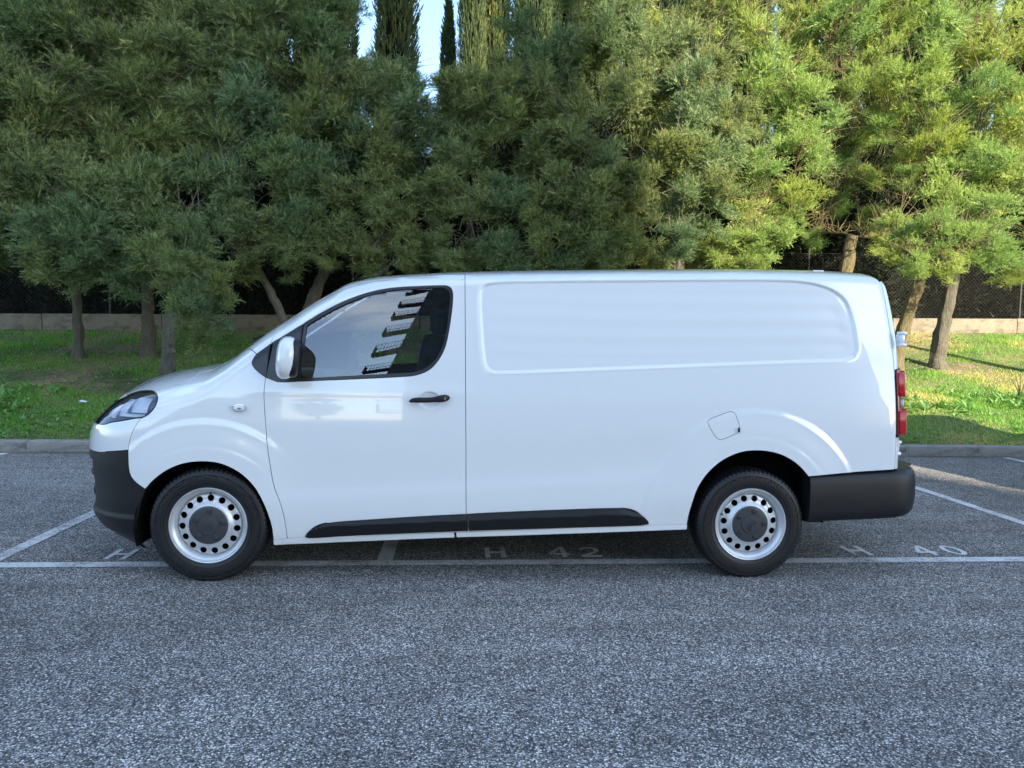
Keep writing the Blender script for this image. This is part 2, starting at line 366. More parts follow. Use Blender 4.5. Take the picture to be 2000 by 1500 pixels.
def detail(x, z):
    x = np.asarray(x, float); z = np.asarray(z, float); sh = x.shape; X = x.ravel(); Z = z.ravel(); q = np.stack([X, Z], 1)
    d = np.zeros(len(X))
    for (cx, cz), ri, ro in ((FA, .475, .665), (RA, .50, .705)):
        r = np.hypot(X-cx, Z-cz); a = sstep(cz-.05, cz+.18, Z)
        d += (.0065*(1-sstep(ro-.05, ro, r))+.006*(1-sstep(ri+.03, ro-.05, r))+.0022*(1-sstep(ri, ri+.03, r)))*a*(X < 2.4)*(1 if cx > 0 else 1-.85*sstep(-1.36, -1.12, X))
    k = (np.abs(X-1.1) < 1.4) & (Z > 1.15)
    if k.any():
        p = q[k]; dist = polydist(p, PRESS); ins = inside(p, PRESS); sd_ = np.where(ins, dist, -dist)
        dd = -.011*sstep(-.004, .016, sd_)+.0015*np.exp(-((sd_+.006)/.006)**2)
        # long shallow oil-canning of the big pressed sheet
        dd += -.0022*sstep(.03, .12, sd_)*(np.sin(p[:, 1]*58+.7*np.sin(p[:, 0]*1.7))*.35+.5)
        d[k] += dd
    zc = np.interp(X, CREASE[:, 0], CREASE[:, 1]); e = Z-zc
    fade = sstep(-1.35, -1.05, X)*(1-sstep(1.0, 1.2, X))
    d += fade*(-.0058)*sstep(0, .10, e)*(1-sstep(.12, .34, e))
    r = np.hypot((X+.347)/.066, (Z-1.083)/.054); d += -.018*np.sqrt(np.clip(1-r*r, 0, 1))*sstep(1.02, .8, r)
    # waist below the windows
    d += .004*np.exp(-((Z-1.13)/.035)**2)*sstep(-1.5, -1.2, X)*(1-sstep(-.2, 0, X))
    return d.reshape(sh)
def side_map(off=0.):
    def f(u, v): return np.stack([u, YC-hw(u, v)-detail(u, v)-off, v], -1)
    return f
def bis(fn, lo, hi, n=34):
    for _ in range(n):
        m = (lo+hi)/2; k = fn(m); lo = np.where(k, m, lo); hi = np.where(k, hi, m)
    return lo
def glass_map(f0):
    def f(u, v):
        P = f0(u, v); P[..., 1] += -.055*(u+.6)*(v-1.48); return P
    return f
def top_map(off=0.):
    def f(x, y):
        z = bis(lambda m: hw(x, m) >= np.abs(y), zt(x)-ctop(x), zt(x)+0*x)
        return np.stack([x, YC-y, z+off], -1)
    return f
NX0 = -1.6
def nose_map(off=0.):
    """u = angle*0.9 about a vertical axis at x=-1.6 (0 = straight ahead, + = near side)"""
    def f(u, v):
        a = u/.9; c, s = np.cos(a), np.sin(a)
        rho = bis(lambda m: (hw(NX0-m*c, v) >= np.abs(m*s)+1e-6), np.full_like(u, .2), np.full_like(u, 1.4))
        return np.stack([NX0-(rho+off)*c, YC-(rho+off)*s, v], -1)
    return f
def nose_u(x, z): return .9*math.atan2(float(hw(x, z)), NX0-x)
def nose_uy(y, z):
    lo, hi = -2.56, -1.9
    for _ in range(40):
        m = (lo+hi)/2
        if float(hw(m, z)) >= y: hi = m
        else: lo = m
    return .9*math.atan2(y, NX0-hi)
RX0 = 2.2
def rear_map(off=0.):
    def f(u, v):
        a = u/.6; c, s = np.cos(a), np.sin(a)
        rho = bis(lambda m: (hw(RX0+m*c, v) >= np.abs(m*s)+1e-6), np.full_like(u, .05), np.full_like(u, 1.5))
        return np.stack([RX0+(rho+off)*c, YC-(rho+off)*s, v], -1)
    return f
def rear_u(x, z): return .6*math.atan2(float(hw(x, z)), x-RX0)

def patch(name, outline, fmap, m, parent, grid=.012, gap=.0022, rim=.012, holes=(), mirror=False, both=False, extra=None, **kw):
    ol = inset(np.asarray(outline), gap); hs = []
    for h_ in holes:
        h_ = np.asarray(h_); h_ = h_ if area2(h_) > 0 else h_[::-1]; hs.append(inset(h_, -gap))
    lo, hi = ol.min(0), ol.max(0)
    gx, gy = np.meshgrid(np.arange(lo[0], hi[0], grid), np.arange(lo[1], hi[1], grid), indexing='ij')
    gx = gx+((np.arange(gx.shape[1]) % 2)*grid*.5)[None]
    q = np.stack([gx.ravel(), gy.ravel()], 1); q = q[inside(q, ol)]; q = q[polydist(q, ol) > grid*.45]
    for h_ in hs: q = q[~inside(q, h_)]; q = q[polydist(q, h_) > grid*.45]
    if extra is not None and len(extra):
        ex = extra[inside(extra, ol)]; ex = ex[polydist(ex, ol) > grid*.3]
        if len(ex):
            lo_, _h = ex.min(0)-.03, ex.max(0)+.03
            keep = np.ones(len(q), bool); near = np.all((q > lo_) & (q < _h), axis=1); idx = np.where(near)[0]
            # drop grid points that fall on the dense band
            key = set(map(tuple, np.round(ex/(grid*.6)).astype(int)))
            for i in idx:
                if tuple(np.round(q[i]/(grid*.6)).astype(int)) in key: keep[i] = False
            q = np.concatenate([q[keep], ex])
    pts = [ol]+hs+[q]; allp = np.concatenate(pts); edges = []; o = 0
    for l in [ol]+hs:
        n = len(l); edges += [(o+i, o+(i+1) % n) for i in range(n)]; o += n
    r = delaunay_2d_cdt([Vector((float(a), float(b))) for a, b in allp], edges, [], 1, 1e-7)
    P2 = np.array([(v.x, v.y) for v in r[0]]); T = np.array([f for f in r[2] if len(f) == 3], dtype=int)
    if hs:
        cc = P2[T].mean(1); k = np.ones(len(T), bool)
        for h_ in hs: k &= ~inside(cc, h_)
        T = T[k]
    def full(P):
        X = fmap(P[:, 0], P[:, 1]); e = 2e-3
        du = fmap(P[:, 0]+e, P[:, 1])-fmap(P[:, 0]-e, P[:, 1]); dv = fmap(P[:, 0], P[:, 1]+e)-fmap(P[:, 0], P[:, 1]-e)
        N = np.cross(du, dv); N /= np.linalg.norm(N, axis=1)[:, None]+1e-12
        cen = np.stack([np.clip(X[:, 0], -1.5, 2.2), np.full(len(X), YC), np.clip(X[:, 2], .5, 1.05)], 1)
        s = np.sign(np.sum(N*(X-cen), axis=1)); s[s == 0] = 1
        s = np.sign(np.sum(s)) if abs(np.mean(s)) > .5 else s[:, None]
        return X, N*s
    V, N = full(P2)
    fn = np.cross(V[T[:, 1]]-V[T[:, 0]], V[T[:, 2]]-V[T[:, 0]])
    if np.sum(np.sum(fn*N[T[:, 0]], axis=1)) < 0: T = T[:, ::-1]
    V = [V]; Ns = [N]; Fs = [T]; o = len(P2)
    if rim > 0:
        for li, l in enumerate([ol]+hs):
            X, Nn = full(l); n = len(l)
            tg = np.roll(X, -1, axis=0)-np.roll(X, 1, axis=0); tg /= np.linalg.norm(tg, axis=1)[:, None]+1e-12
            sn = np.cross(tg, Nn)
            cm = X.mean(0); 
            if np.sum(np.sum(sn*(X-cm), axis=1)) < 0: sn = -sn
            if li > 0: sn = -sn
            nb = (Nn+sn); nb /= np.linalg.norm(nb, axis=1)[:, None]+1e-12
            V += [X, X-Nn*.0012+sn*.0006, X-Nn*rim+sn*.0006]; Ns += [nb, sn, sn]
            i = np.arange(n); j = (i+1) % n
            f = []
            for a in (0, 1):
                A = o+a*n; B = o+(a+1)*n
                f.append(np.stack([A+i, A+j, B+j], 1)); f.append(np.stack([A+i, B+j, B+i], 1))
            f = np.concatenate(f); VV = np.concatenate(V); g = np.cross(VV[f[:, 1]]-VV[f[:, 0]], VV[f[:, 2]]-VV[f[:, 0]]); NN = np.concatenate(Ns)
            if np.sum(np.sum(g*NN[f[:, 0]], axis=1)) < 0: f = f[:, ::-1]
            Fs.append(f); o += 3*n
    V = np.concatenate(V); N = np.concatenate(Ns); F = np.concatenate(Fs)
    if both:
        V2 = V.copy(); V2[:, 1] = 2*YC-V2[:, 1]; N2 = N*[1, -1, 1]
        F = np.concatenate([F, F[:, ::-1]+len(V)]); V = np.concatenate([V, V2]); N = np.concatenate([N, N2])
    if mirror: V = V.copy(); V[:, 1] = 2*YC-V[:, 1]; N = N*[1, -1, 1]; F = F[:, ::-1]
    return obj(name, V, F, m, parent, True, N, **kw)

S = {}
S['door'] = [(-.147, 1.833, 1), (-.14, 1.409), (-.135, 1.106), (-.13, .803), (-.124, .416), (-.121, .29, 1), (-.581, .277), (-1.178, .254, 1), (-1.191, .386), (-1.213, .479), (-1.244, .571), (-1.264, .686), (-1.283, .821), (-1.292, .937), (-1.302, 1.059), (-1.304, 1.133), (-1.298, 1.207, 1), (-1.278, 1.406, 1), (-1.279, 1.440), (-1.273, 1.484), (-1.235, 1.54), (-1.112, 1.621), (-1.001, 1.693), (-.878, 1.752), (-.805, 1.781), (-.726, 1.798), (-.566, 1.815), (-.408, 1.825)]
S['rseam'] = [(2.455, 1.93, 1), (2.47, 1.87), (2.488, 1.787), (2.502, 1.609), (2.512, 1.497), (2.519, 1.3), (2.523, 1.055), (2.526, .832), (2.528, .682, 1)]
S['rarch'] = [(1.968, .64, 1), (1.927, .687), (1.870, .733), (1.794, .772), (1.712, .793), (1.632, .799), (1.552, .791), (1.473, .764), (1.395, .716), (1.325, .645), (1.274, .559), (1.246, .463), (1.231, .383), (1.228, .337, 1)]
S['farch'] = [(-1.259, .244, 1), (-1.264, .323), (-1.281, .402), (-1.31, .485), (-1.354, .568), (-1.421, .640), (-1.494, .686), (-1.566, .711), (-1.638, .718), (-1.71, .714), (-1.782, .697), (-1.855, .662), (-1.925, .608), (-1.973, .555, 1)]
S['fb_edge'] = [(-1.973, .555, 1), (-2.035, .598), (-2.062, .633), (-2.073, .678), (-2.077, .776, 1)]
S['wb'] = [(-2.077, .776, 1), (-2.070, .827), (-2.046, .895), (-2.006, .962, 1)]
S['light_r'] = [(-2.006, .962, 1), (-1.98, .972), (-1.946, .998), (-1.924, 1.035), (-1.926, 1.068), (-1.954, 1.094), (-2.013, 1.111, 1)]
S['bon'] = [(-2.013, 1.111, 1), (-1.907, 1.135), (-1.82, 1.158), (-1.79, 1.176), (-1.778, 1.20)]
S['win_out'] = [(-1.091, 1.527, 1), (-1.001, 1.586), (-.892, 1.647), (-.781, 1.696), (-.67, 1.731), (-.554, 1.751), (-.402, 1.762), (-.289, 1.768), (-.250, 1.765), (-.228, 1.749), (-.219, 1.718), (-.219, 1.668), (-.225, 1.6), (-.241, 1.483), (-.258, 1.405), (-.285, 1.342), (-.323, 1.288), (-.362, 1.256), (-.407, 1.236), (-.467, 1.223), (-.765, 1.204), (-1.121, 1.185, 1)]
S['glass'] = [(-1.073, 1.511, 1), (-.999, 1.562), (-.891, 1.624), (-.779, 1.676), (-.669, 1.712), (-.554, 1.735), (-.402, 1.747), (-.301, 1.753), (-.262, 1.75), (-.243, 1.734), (-.236, 1.705), (-.237, 1.652), (-.243, 1.6), (-.256, 1.483), (-.274, 1.41), (-.299, 1.352), (-.336, 1.303), (-.375, 1.272), (-.416, 1.254), (-.467, 1.245), (-.765, 1.226), (-.987, 1.211), (-1.102, 1.206, 1)]
S['mf'] = [(-1.073, .262, 1), (-1.061, .286), (-1.039, .31), (-1.015, .328), (-.985, .342), (-.94, .353), (-.7, .370), (-.459, .386), (-.131, .405, 1), (-.116, .381, 1), (-.112, .302, 1), (-.459, .289), (-.762, .276), (-1.05, .256, 1)]
S['mr'] = [(-.124, .405, 1), (.028, .413), (.46, .431), (.772, .441), (.829, .441), (.867, .436), (.899, .425), (.931, .405), (.964, .377), (.985, .354), (.989, .341, 1), (.935, .334), (.464, .320), (-.106, .302, 1), (-.109, .379, 1)]
S['flap'] = [(1.33, .967), (1.345, .986), (1.387, 1.004), (1.472, 1.033), (1.498, 1.024), (1.508, .999), (1.528, .937), (1.522, .912), (1.5, .9), (1.437, .871), (1.41, .864), (1.386, .874), (1.357, .914)]
def zside(x): return zt(x)-.22*ctop(x)      # where the side panels end and roof / windscreen / bonnet begin
def topedge(xa, xb, n=60):
    xs = np.linspace(xa, xb, n); return np.stack([xs, zside(xs)], 1)

van = empty('panel_van', (0, 0, 0), label='long white panel van parked side-on across the marked bays, nose to the left', cat='van')
G = .0095
pts_press = []
for o_ in (-.010, -.005, -.001, .003, .007, .011, .016, .022):
    pts_press.append(inset(curve(list(map(tuple, PRESS)), True, .008), o_))
pts_press = np.concatenate(pts_press)
def ringpts(c, r0, r1, n, k): 
    return np.concatenate([np.stack([c[0]+r_*np.cos(a_), c[1]+r_*np.sin(a_)], 1) for r_ in np.linspace(r0, r1, k) for a_ in [np.linspace(0, math.pi, n)]])
c_door = curve(S['door'], True, .012)
c_farch = curve(S['farch'], False, .012); c_rarch = curve(S['rarch'], False, .012)
sill_top = lambda xa, xb: curve([(x, float(np.interp(x, [-1.259, -1.178, -.581, -.121, .464, 1.228], [.244, .254, .277, .29, .314, .337]))) for x in np.linspace(xa, xb, 14)], False, .012)
# far side is seen only through the glass and from other places: coarser
for far in (False, True):
    g = G if not far else .03; kw = dict(mirror=far)
    win = curve(S['win_out'], True, .015)
    # cab door with its window opening
    qu = [(-1.355, 1.25)]
    door_low = np.concatenate([curve(S['door'][:16]+[(-1.298, 1.207, 1)], False, .012), curve([(-1.298, 1.207), (-1.259, 1.192), (-1.221, 1.181), (-1.121, 1.185)], False, .015)])
    corner = [(-1.298, 1.207), (-1.259, 1.190), (-1.221, 1.181), (-1.121, 1.185, 1)]
    hole = np.concatenate([curve([(-1.278, 1.406), (-1.091, 1.527)], False, .02), curve(S['win_out'], False, .012)[1:], curve([(-1.121, 1.185), (-1.221, 1.181), (-1.259, 1.192), (-1.298, 1.207)], False, .015)[1:]])
    # the hole touches the front edge: cut it out of the outline instead
    lo_ = curve(S['door'][:17], False, .012)
    up_ = np.concatenate([curve([(-1.278, 1.406, 1), (-1.279, 1.440), (-1.273, 1.484), (-1.235, 1.54), (-1.112, 1.621), (-1.001, 1.693), (-.878, 1.752), (-.805, 1.781), (-.726, 1.798), (-.566, 1.815), (-.408, 1.825), (-.147, 1.833, 1)], False, .012)])
    outl = np.concatenate([lo_, hole[::-1][1:-1], up_[:-1]])
    crease_pts = np.concatenate([np.stack([np.arange(-1.3, 1.25, .01), np.interp(np.arange(-1.3, 1.25, .01), CREASE[:, 0], CREASE[:, 1])+o_], 1) for o_ in (0, .006, .012, .018)])
    door = patch('cab_door', outl, side_map(), M_WHITE, van, g, extra=None if far else crease_pts, **kw)
    # rear body side
    top_ = topedge(-.147, 2.455, 160)
    outl = np.concatenate([top_, curve(S['rseam'], False, .012)[1:], curve([(2.528, .682), (2.238, .663), (1.968, .64)], False, .012)[1:], c_rarch[1:], sill_top(1.228, -.121)[1:], curve([(-.121, .29), (-.124, .416), (-.13, .803), (-.135, 1.106), (-.14, 1.409), (-.147, 1.833)], False, .012)[1:-1]])
    outl[0] = (-.147, float(zside(-.147)))
    flap = curve(S['flap'], True, .008)
    patch('body_side', outl, side_map(), M_WHITE, van, g, holes=[flap], extra=None if far else np.concatenate([pts_press, crease_pts]), **kw)
    if not far:
        fl = patch('fuel_flap', flap, side_map(), M_WHITE, van, .01, gap=.0016)
        MB().box((1.517, YC-.955-.018, .925), (.014, .006, .03), .003).build('flap_finger_recess', M_TRIM, fl)
    # roof rail / A pillar
    outl = np.concatenate([topedge(-1.50, -.147, 90), curve([(-.147, 1.833), (-.408, 1.825), (-.566, 1.815), (-.726, 1.798), (-.805, 1.781), (-.878, 1.752), (-1.001, 1.693), (-1.112, 1.621), (-1.235, 1.54), (-1.273, 1.484), (-1.279, 1.440), (-1.278, 1.406)], False, .012), curve([(-1.278, 1.406), (-1.359, 1.342)], False, .012)[1:], [(-1.42, 1.368)]])
    patch('roof_side_rail', outl, side_map(), M_WHITE, van, g, **kw)
    # front wing
    bon = curve(S['bon'], False, .012)
    outl = np.concatenate([bon, topedge(-1.775, -1.50, 30), [(-1.42, 1.368)], curve([(-1.359, 1.342), (-1.377, 1.31), (-1.379, 1.283), (-1.355, 1.25), (-1.298, 1.207)], False, .012),
        curve([(-1.304, 1.133), (-1.302, 1.059), (-1.292, .937), (-1.283, .821), (-1.264, .686), (-1.244, .571), (-1.213, .479), (-1.191, .386), (-1.178, .254)], False, .012), c_farch, curve(S['fb_edge'], False, .012)[1:], curve(S['wb'], False, .012)[1:], curve(S['light_r'], False, .012)[1:-1]])
    patch('front_wing', outl, side_map(), M_WHITE, van, g, **kw)
    # sill
    st_ = sill_top(-1.259, 1.228); sb_ = curve([(1.227, .304), (.154, .267), (-.179, .257), (-1.259, .211)], False, .012)
    cut = -.187
    a_ = st_[st_[:, 0] < cut]; b_ = sb_[sb_[:, 0] < cut]; patch('sill', np.concatenate([a_, b_]), side_map(.002), M_WHITE, van, .012, gap=.001, **kw)
    a_ = st_[st_[:, 0] > cut]; b_ = sb_[sb_[:, 0] > cut]; patch('sill', np.concatenate([a_, b_]), side_map(.002), M_WHITE, van, .012, gap=.001, **kw)
    # black protection mouldings (faceted bar standing proud)
    def mould_map(base):
        def f(u, v):
            mid = np.interp(u, [-1.07, -.95, .8, .99], [.30, .336, .405, .385]); top = np.interp(u, [-1.07, -.94, -.13, .8, .95, .99], [.27, .353, .404, .441, .40, .35]); bot = np.interp(u, [-1.07, .99], [.255, .335])
            o = .020*np.clip((top-v)/(top-mid+1e-6), 0, 1)**.8*(v >= mid)+(.020-.010*np.clip((mid-v)/(mid-bot+1e-6), 0, 1))*(v < mid)
            o = np.where(v >= mid, .006+.016*np.clip((top-v)/np.maximum(top-mid, 1e-3), 0, 1), .022-.012*np.clip((mid-v)/np.maximum(mid-bot, 1e-3), 0, 1))
            o = o*sstep(-1.09, -.99, u)*(1-sstep(.91, 1.01, u))+.004
            return np.stack([u, YC-hw(u, v)-o, v], -1)
        return f
    patch('door_moulding', curve(S['mf'], True, .01), mould_map(0), M_BLK, door, .008, gap=0, rim=.03, **kw)
    patch('side_moulding', curve(S['mr'], True, .01), mould_map(0), M_BLK, van, .008, gap=0, rim=.03, **kw)
    # quarter trim, window surround, glass
    patch('quarter_trim', np.concatenate([curve([(-1.359, 1.342), (-1.377, 1.31), (-1.379, 1.283), (-1.355, 1.25), (-1.298, 1.207)], False, .012), curve([(-1.280, 1.404)], False, .01)]), side_map(-.003), M_TRIM, van, .015, gap=.0015, **kw)
    patch('mirror_base_trim', np.concatenate([curve([(-1.298, 1.207), (-1.259, 1.190), (-1.221, 1.181), (-1.121, 1.185)], False, .012), curve([(-1.098, 1.52), (-1.278, 1.406)], False, .012)[:-1]]), side_map(-.002), M_TRIM, door, .015, gap=.0015, **kw)
    gl = curve(S['glass'], True, .012)
    patch('window_surround', win, side_map(-.003), M_TRIM, door, .012, gap=.001, holes=[gl], **kw)
    patch('window_glass', inset(gl, -.006), glass_map(side_map(-.014)), M_GLASS, door, .02 if not far else .04, gap=0, rim=0, **kw)
    # side repeater
    y0 = YC-float(hw(-1.437, 1.03))-.0
    b = MB(); V = []; n = 28
    for k, (s_, d_) in enumerate(((1, 0), (.93, .006), (.6, .009), (.0, .010))):
        for i in range(n): V.append((-1.437+.034*s_*math.cos(2*math.pi*i/n), y0-.019-d_, 1.03+.019*s_*math.sin(2*math.pi*i/n)))
    b.add(V, [[k*n+i, k*n+(i+1) % n, (k+1)*n+(i+1) % n, (k+1)*n+i] for k in range(3) for i in range(n)], True)
    sr = b.build('side_repeater', M_CLR, van, mirror_y=YC if far else None)
    b = MB(); b.tube([(-1.437+.036*math.cos(2*math.pi*i/28), y0-.020, 1.03+.021*math.sin(2*math.pi*i/28)) for i in range(29)], .0022, 6).build('repeater_bezel', M_CHROME, sr, mirror_y=YC if far else None)
    MB().box((-1.434, y0-.0285, 1.028), (.02, .004, .012), .002).build('repeater_bulb', M_INT, sr, mirror_y=YC if far else None)
    # door handle
    b = MB(); ys = YC-.95
    hp = [(-.467, ys-.004, 1.078), (-.44, ys-.022, 1.086), (-.38, ys-.032, 1.090), (-.30, ys-.032, 1.095), (-.255, ys-.022, 1.100), (-.227, ys-.004, 1.102)]
    cc = curve([(p[0], p[1]) for p in hp], False, .01); zz = np.interp(cc[:, 0], [p[0] for p in hp], [p[2] for p in hp]); V = []; n = 16
    for (x_, y_), z_ in zip(cc, zz):
        t = (x_+.467)/.24; hh = (.0155+.008*sstep(.55, .9, t))*math.sqrt(max(.02, 1-max(0, abs(t-.5)*2)**6)); ww = .0085
        for i in range(n):
            a = 2*math.pi*i/n; V.append((x_, y_-ww*abs(math.sin(a))**.7*math.copysign(1, math.sin(a)), z_+hh*abs(math.cos(a))**.7*math.copysign(1, math.cos(a))-.003*sstep(.3, .0, abs(t-.5))))
    k = len(cc); b.add(V, [[q*n+i, q*n+(i+1) % n, (q+1)*n+(i+1) % n, (q+1)*n+i] for q in range(k-1) for i in range(n)]+[list(range(n)), [(k-1)*n+i for i in range(n)]], True)
    dh = b.build('door_handle', M_BLK, door, mirror_y=YC if far else None)
    if not far:
        MB().lathe([(.0, -.0075), (.0085, -.0075), (.0095, -.005), (.0095, .004)], (-.258, ys-.024, 1.098), 20).build('lock_cylinder', M_CHROME, door)
    # mirror
    mx_ = dict(mirror_y=YC if far else None)
    def yawm(V, a=R(13)): return [(-1.13+(v[0]+1.13)*math.cos(a)-(v[1]+.085)*math.sin(a), -.085+(v[0]+1.13)*math.sin(a)+(v[1]+.085)*math.cos(a), v[2]) for v in V]
    def rbox(c, d, e, n=26, shear=0, taper=0):
        V = []; F = []; k = 14
        for i in range(k+1):
            a = -math.pi/2+math.pi*i/k; cz = math.copysign(abs(math.sin(a))**e, math.sin(a)); cr = abs(math.cos(a))**e
            for j in range(n):
                w = 2*math.pi*j/n; cx = math.copysign(abs(math.cos(w))**e, math.cos(w))*cr; cy = math.copysign(abs(math.sin(w))**e, math.sin(w))*cr
                V.append((c[0]+d[0]*cx*(1-taper*cz)+shear*cz, c[1]+d[1]*cy, c[2]+d[2]*cz))
        F = [[i*n+j, i*n+(j+1) % n, (i+1)*n+(j+1) % n, (i+1)*n+j] for i in range(k) for j in range(n)]
        return V, F
    b = MB(); V, F = rbox((-1.118, -.085, 1.325), (.040, .130, .110), .55, shear=.010); b.add(yawm(V), F, True)
    mir = b.build('door_mirror', M_BLK, door, **mx_)
    b = MB(); V, F = rbox((-1.152, -.085, 1.327), (.060, .143, .120), .72, n=48, shear=.012)
    V = [(min(v[0], -1.098+.012*(v[2]-1.327)/.116), v[1], v[2]) for v in V]; b.add(yawm(V), F, True).build('mirror_cap', M_WHITE, mir, **mx_)
    b = MB(); V, F = rbox((-1.090, -.085, 1.326), (.004, .104, .084), .3, shear=.010); b.add(yawm(V), F, True).build('mirror_glass', M_MIRROR, mir, **mx_)
    MB().box((-1.145, .045, 1.235), (.07, .12, .05), .015).build('mirror_arm', M_BLK, mir, **mx_)
    # dark inner shell behind the seams
    t_ = topedge(-1.9, 2.44, 120); t_[:, 1] -= .01
    outl = np.concatenate([t_, [(2.49, 1.6), (2.5, .70), (2.0, .66)], [(1.632+.455*math.cos(a), .35+.455*math.sin(a)) for a in np.linspace(.55, math.pi, 24)], [(1.15, .30), (-1.22, .23)], [(-1.638+.40*math.cos(a), .32+.40*math.sin(a)) for a in np.linspace(0.1, math.pi-.6, 24)], [(-2.05, .60), (-2.05, .95), (-1.96, 1.05)]])
    patch('inner_shell', outl, lambda u, v: np.stack([u, YC-hw(u, v)+.024, v], -1), M_DARK, van, .04, gap=0, rim=0, holes=[inset(win, .0)], mirror=far)
    # wheel housings
    for cx_, cz_, r_ in ((-1.638, .318, .415), (1.632, .35, .46)):
        b = MB(); V = []; n = 26
        a = np.linspace(-.02, math.pi+(.27 if cx_ < 0 else .02), n)
        for yy in (.012, .34):
            for q in a: V.append((cx_+r_*math.cos(q), yy, cz_+r_*math.sin(q)))
        b.add(V, [[i, i+1, n+i+1, n+i] for i in range(n-1)]+[[n+i for i in range(n)]], True); b.build('wheel_housing', M_DARK, van, **mx_)

# windscreen, bonnet, roof
def band(xa, xb, n=50, shrink=0.0):
    xs = np.linspace(xa, xb, n); y = hw(xs, zside(xs))+.004-shrink
    return np.concatenate([np.stack([xs, y], 1), np.stack([xs, -y], 1)[::-1]])
patch('roof', band(-.80, 2.40, 90), top_map(-.0012), M_WHITE, van, .035, gap=0)
ws = patch('windscreen', band(-1.52, -.802, 50, .004), top_map(-.003), M_WSGLASS, van, .03, gap=0, rim=0)
patch('scuttle_panel', band(-1.60, -1.522, 14, .002), top_map(-.004), M_TRIM, van, .02, gap=0)
bon = curve(S['bon'], False, .015); by = np.array([float(hw(x, z)) for x, z in bon])
side_b = np.stack([bon[:, 0], by], 1)
lt = curve([(-2.013, 1.111), (-2.057, 1.113), (-2.124, 1.103), (-2.20, 1.085)], False, .015); lt = np.stack([lt[:, 0], hw(lt[:, 0], lt[:, 1])], 1)
fr_y = np.linspace(.50, 0, 20); fr = np.array([(bis(lambda m: hw(m, 1.062) < abs(y_), np.array(-2.5), np.array(-1.9)), y_) for y_ in fr_y])
t2 = topedge(-1.776, -1.602, 10); t2 = np.stack([t2[:, 0], hw(t2[:, 0], t2[:, 1])+.003], 1)
half = np.concatenate([t2[::-1], side_b[::-1], lt[1:], fr[1:]])
half = half[half[:, 1] >= -1e-6]
bonnet = np.concatenate([half, (half*[1, -1])[::-1][1:]])
patch('bonnet', bonnet, top_map(0), M_WHITE, van, .012, gap=.005)
# nose: headlights, bumper
U = nose_u
def sym(top, bot):
    """top and bottom edge lists in (u,z) from near side to centre -> closed symmetric outline"""
    t = np.asarray(top); b_ = np.asarray(bot)
    return np.concatenate([t, (t*[-1, 1])[::-1][1:], (b_*[-1, 1]), b_[::-1][1:]])
wbs = [(U(x, z), z) for x, z in curve(S['wb'], False, .015)]
lbot = [(U(-2.006, .962), .962), (U(-2.049, .957), .957), (U(-2.12, .942), .942), (U(-2.21, .925), .925), (U(-2.272, .908), .908), (nose_uy(.52, .905), .905)]
lightp = [(U(-2.013, 1.111), 1.111, 1)]+[(U(x, z), z) for x, z in ((-1.954, 1.094), (-1.926, 1.068), (-1.924, 1.035), (-1.946, .998), (-1.98, .972), (-2.006, .962), (-2.049, .957), (-2.12, .942), (-2.21, .925), (-2.272, .908))]+[(nose_uy(.56, .905), .905, 1), (nose_uy(.50, .96), .96), (nose_uy(.50, 1.02), 1.02, 1), (nose_uy(.60, 1.052), 1.052), (U(-2.20, 1.078), 1.078), (U(-2.124, 1.1), 1.1)]
wb_top = lbot+[(nose_uy(.3, .905), .905), (0, .905)]
wb_bot = [(wbs[0][0], .776), (U(-2.204, .760), .760), (U(-2.30, .745), .745), (nose_uy(.5, .735), .735), (nose_uy(.25, .73), .73), (0, .73)]
top = np.concatenate([np.array(wbs), np.array(lbot)[1:], [(nose_uy(.3, .905), .905), (0, .905)]])
outl = np.concatenate([curve([tuple(p) for p in wb_bot], False, .015)[::-1], np.array(wbs)[1:], curve([tuple(p) for p in lbot], False, .015)[1:], curve([(nose_uy(.52, .905), .905), (0, .905)], False, .02)[1:-1]])
outl = np.concatenate([outl, (outl*[-1, 1])[::-1][1:-1]])
patch('upper_bumper', outl, nose_map(0), M_WHITE, van, .016)
# lower bumper, black
arch = [(-1.973, .555), (-2.009, .475), (-2.029, .398), (-2.045, .317), (-2.056, .265), (-2.070, .14)]
edge = [(U(x, z), z) for x, z in curve(arch, False, .015)]
fbe = [(U(x, z), z) for x, z in curve(S['fb_edge'], False, .015)]
def fbmap(off=0.):
    base = nose_map(0)
    def f(u, v):
        P = base(u, np.maximum(v, .12)); a = u/.9
        # chin lip and intake relief
        yv = np.abs(np.sin(a)); o = .010*sstep(.40, .36, v)
        rz_ = np.maximum(sstep(.375, .395, v)*(1-sstep(.565, .585, v)), .75*sstep(.605, .62, v)*(1-sstep(.675, .69, v)))
        o = o-.045*rz_*(1-sstep(.655, .675, np.abs(u)))*sstep(.43, .45, np.abs(u))
        o = o+off
        P = P+np.stack([-np.cos(a)*o, -np.sin(a)*o, 0*o], -1); P[..., 2] = v; return P
    return f
bot = curve([(edge[-1][0], .14), (U(-2.16, .205), .138), (U(-2.25, .235), .155), (nose_uy(.62, .285), .205), (nose_uy(.4, .30), .25), (0, .26)], False, .02)
outl = np.concatenate([curve([tuple(p) for p in wb_bot], False, .015)[::-1], np.array(fbe)[::-1][1:], np.array(edge)[1:], bot[1:-1]])
outl = np.concatenate([outl, (outl*[-1, 1])[::-1][:-1]])
intake = np.array([(u_, v_) for u_, v_ in curve([(-.40, .42, 1), (.40, .42, 1), (.36, .67, 1), (-.36, .67, 1)], True, .03)])
fb = patch('front_bumper', outl, fbmap(), M_BLK, van, .010, holes=[intake])
patch('lower_intake', intake, nose_map(-.05), M_DARK, fb, .05, gap=0, rim=0)
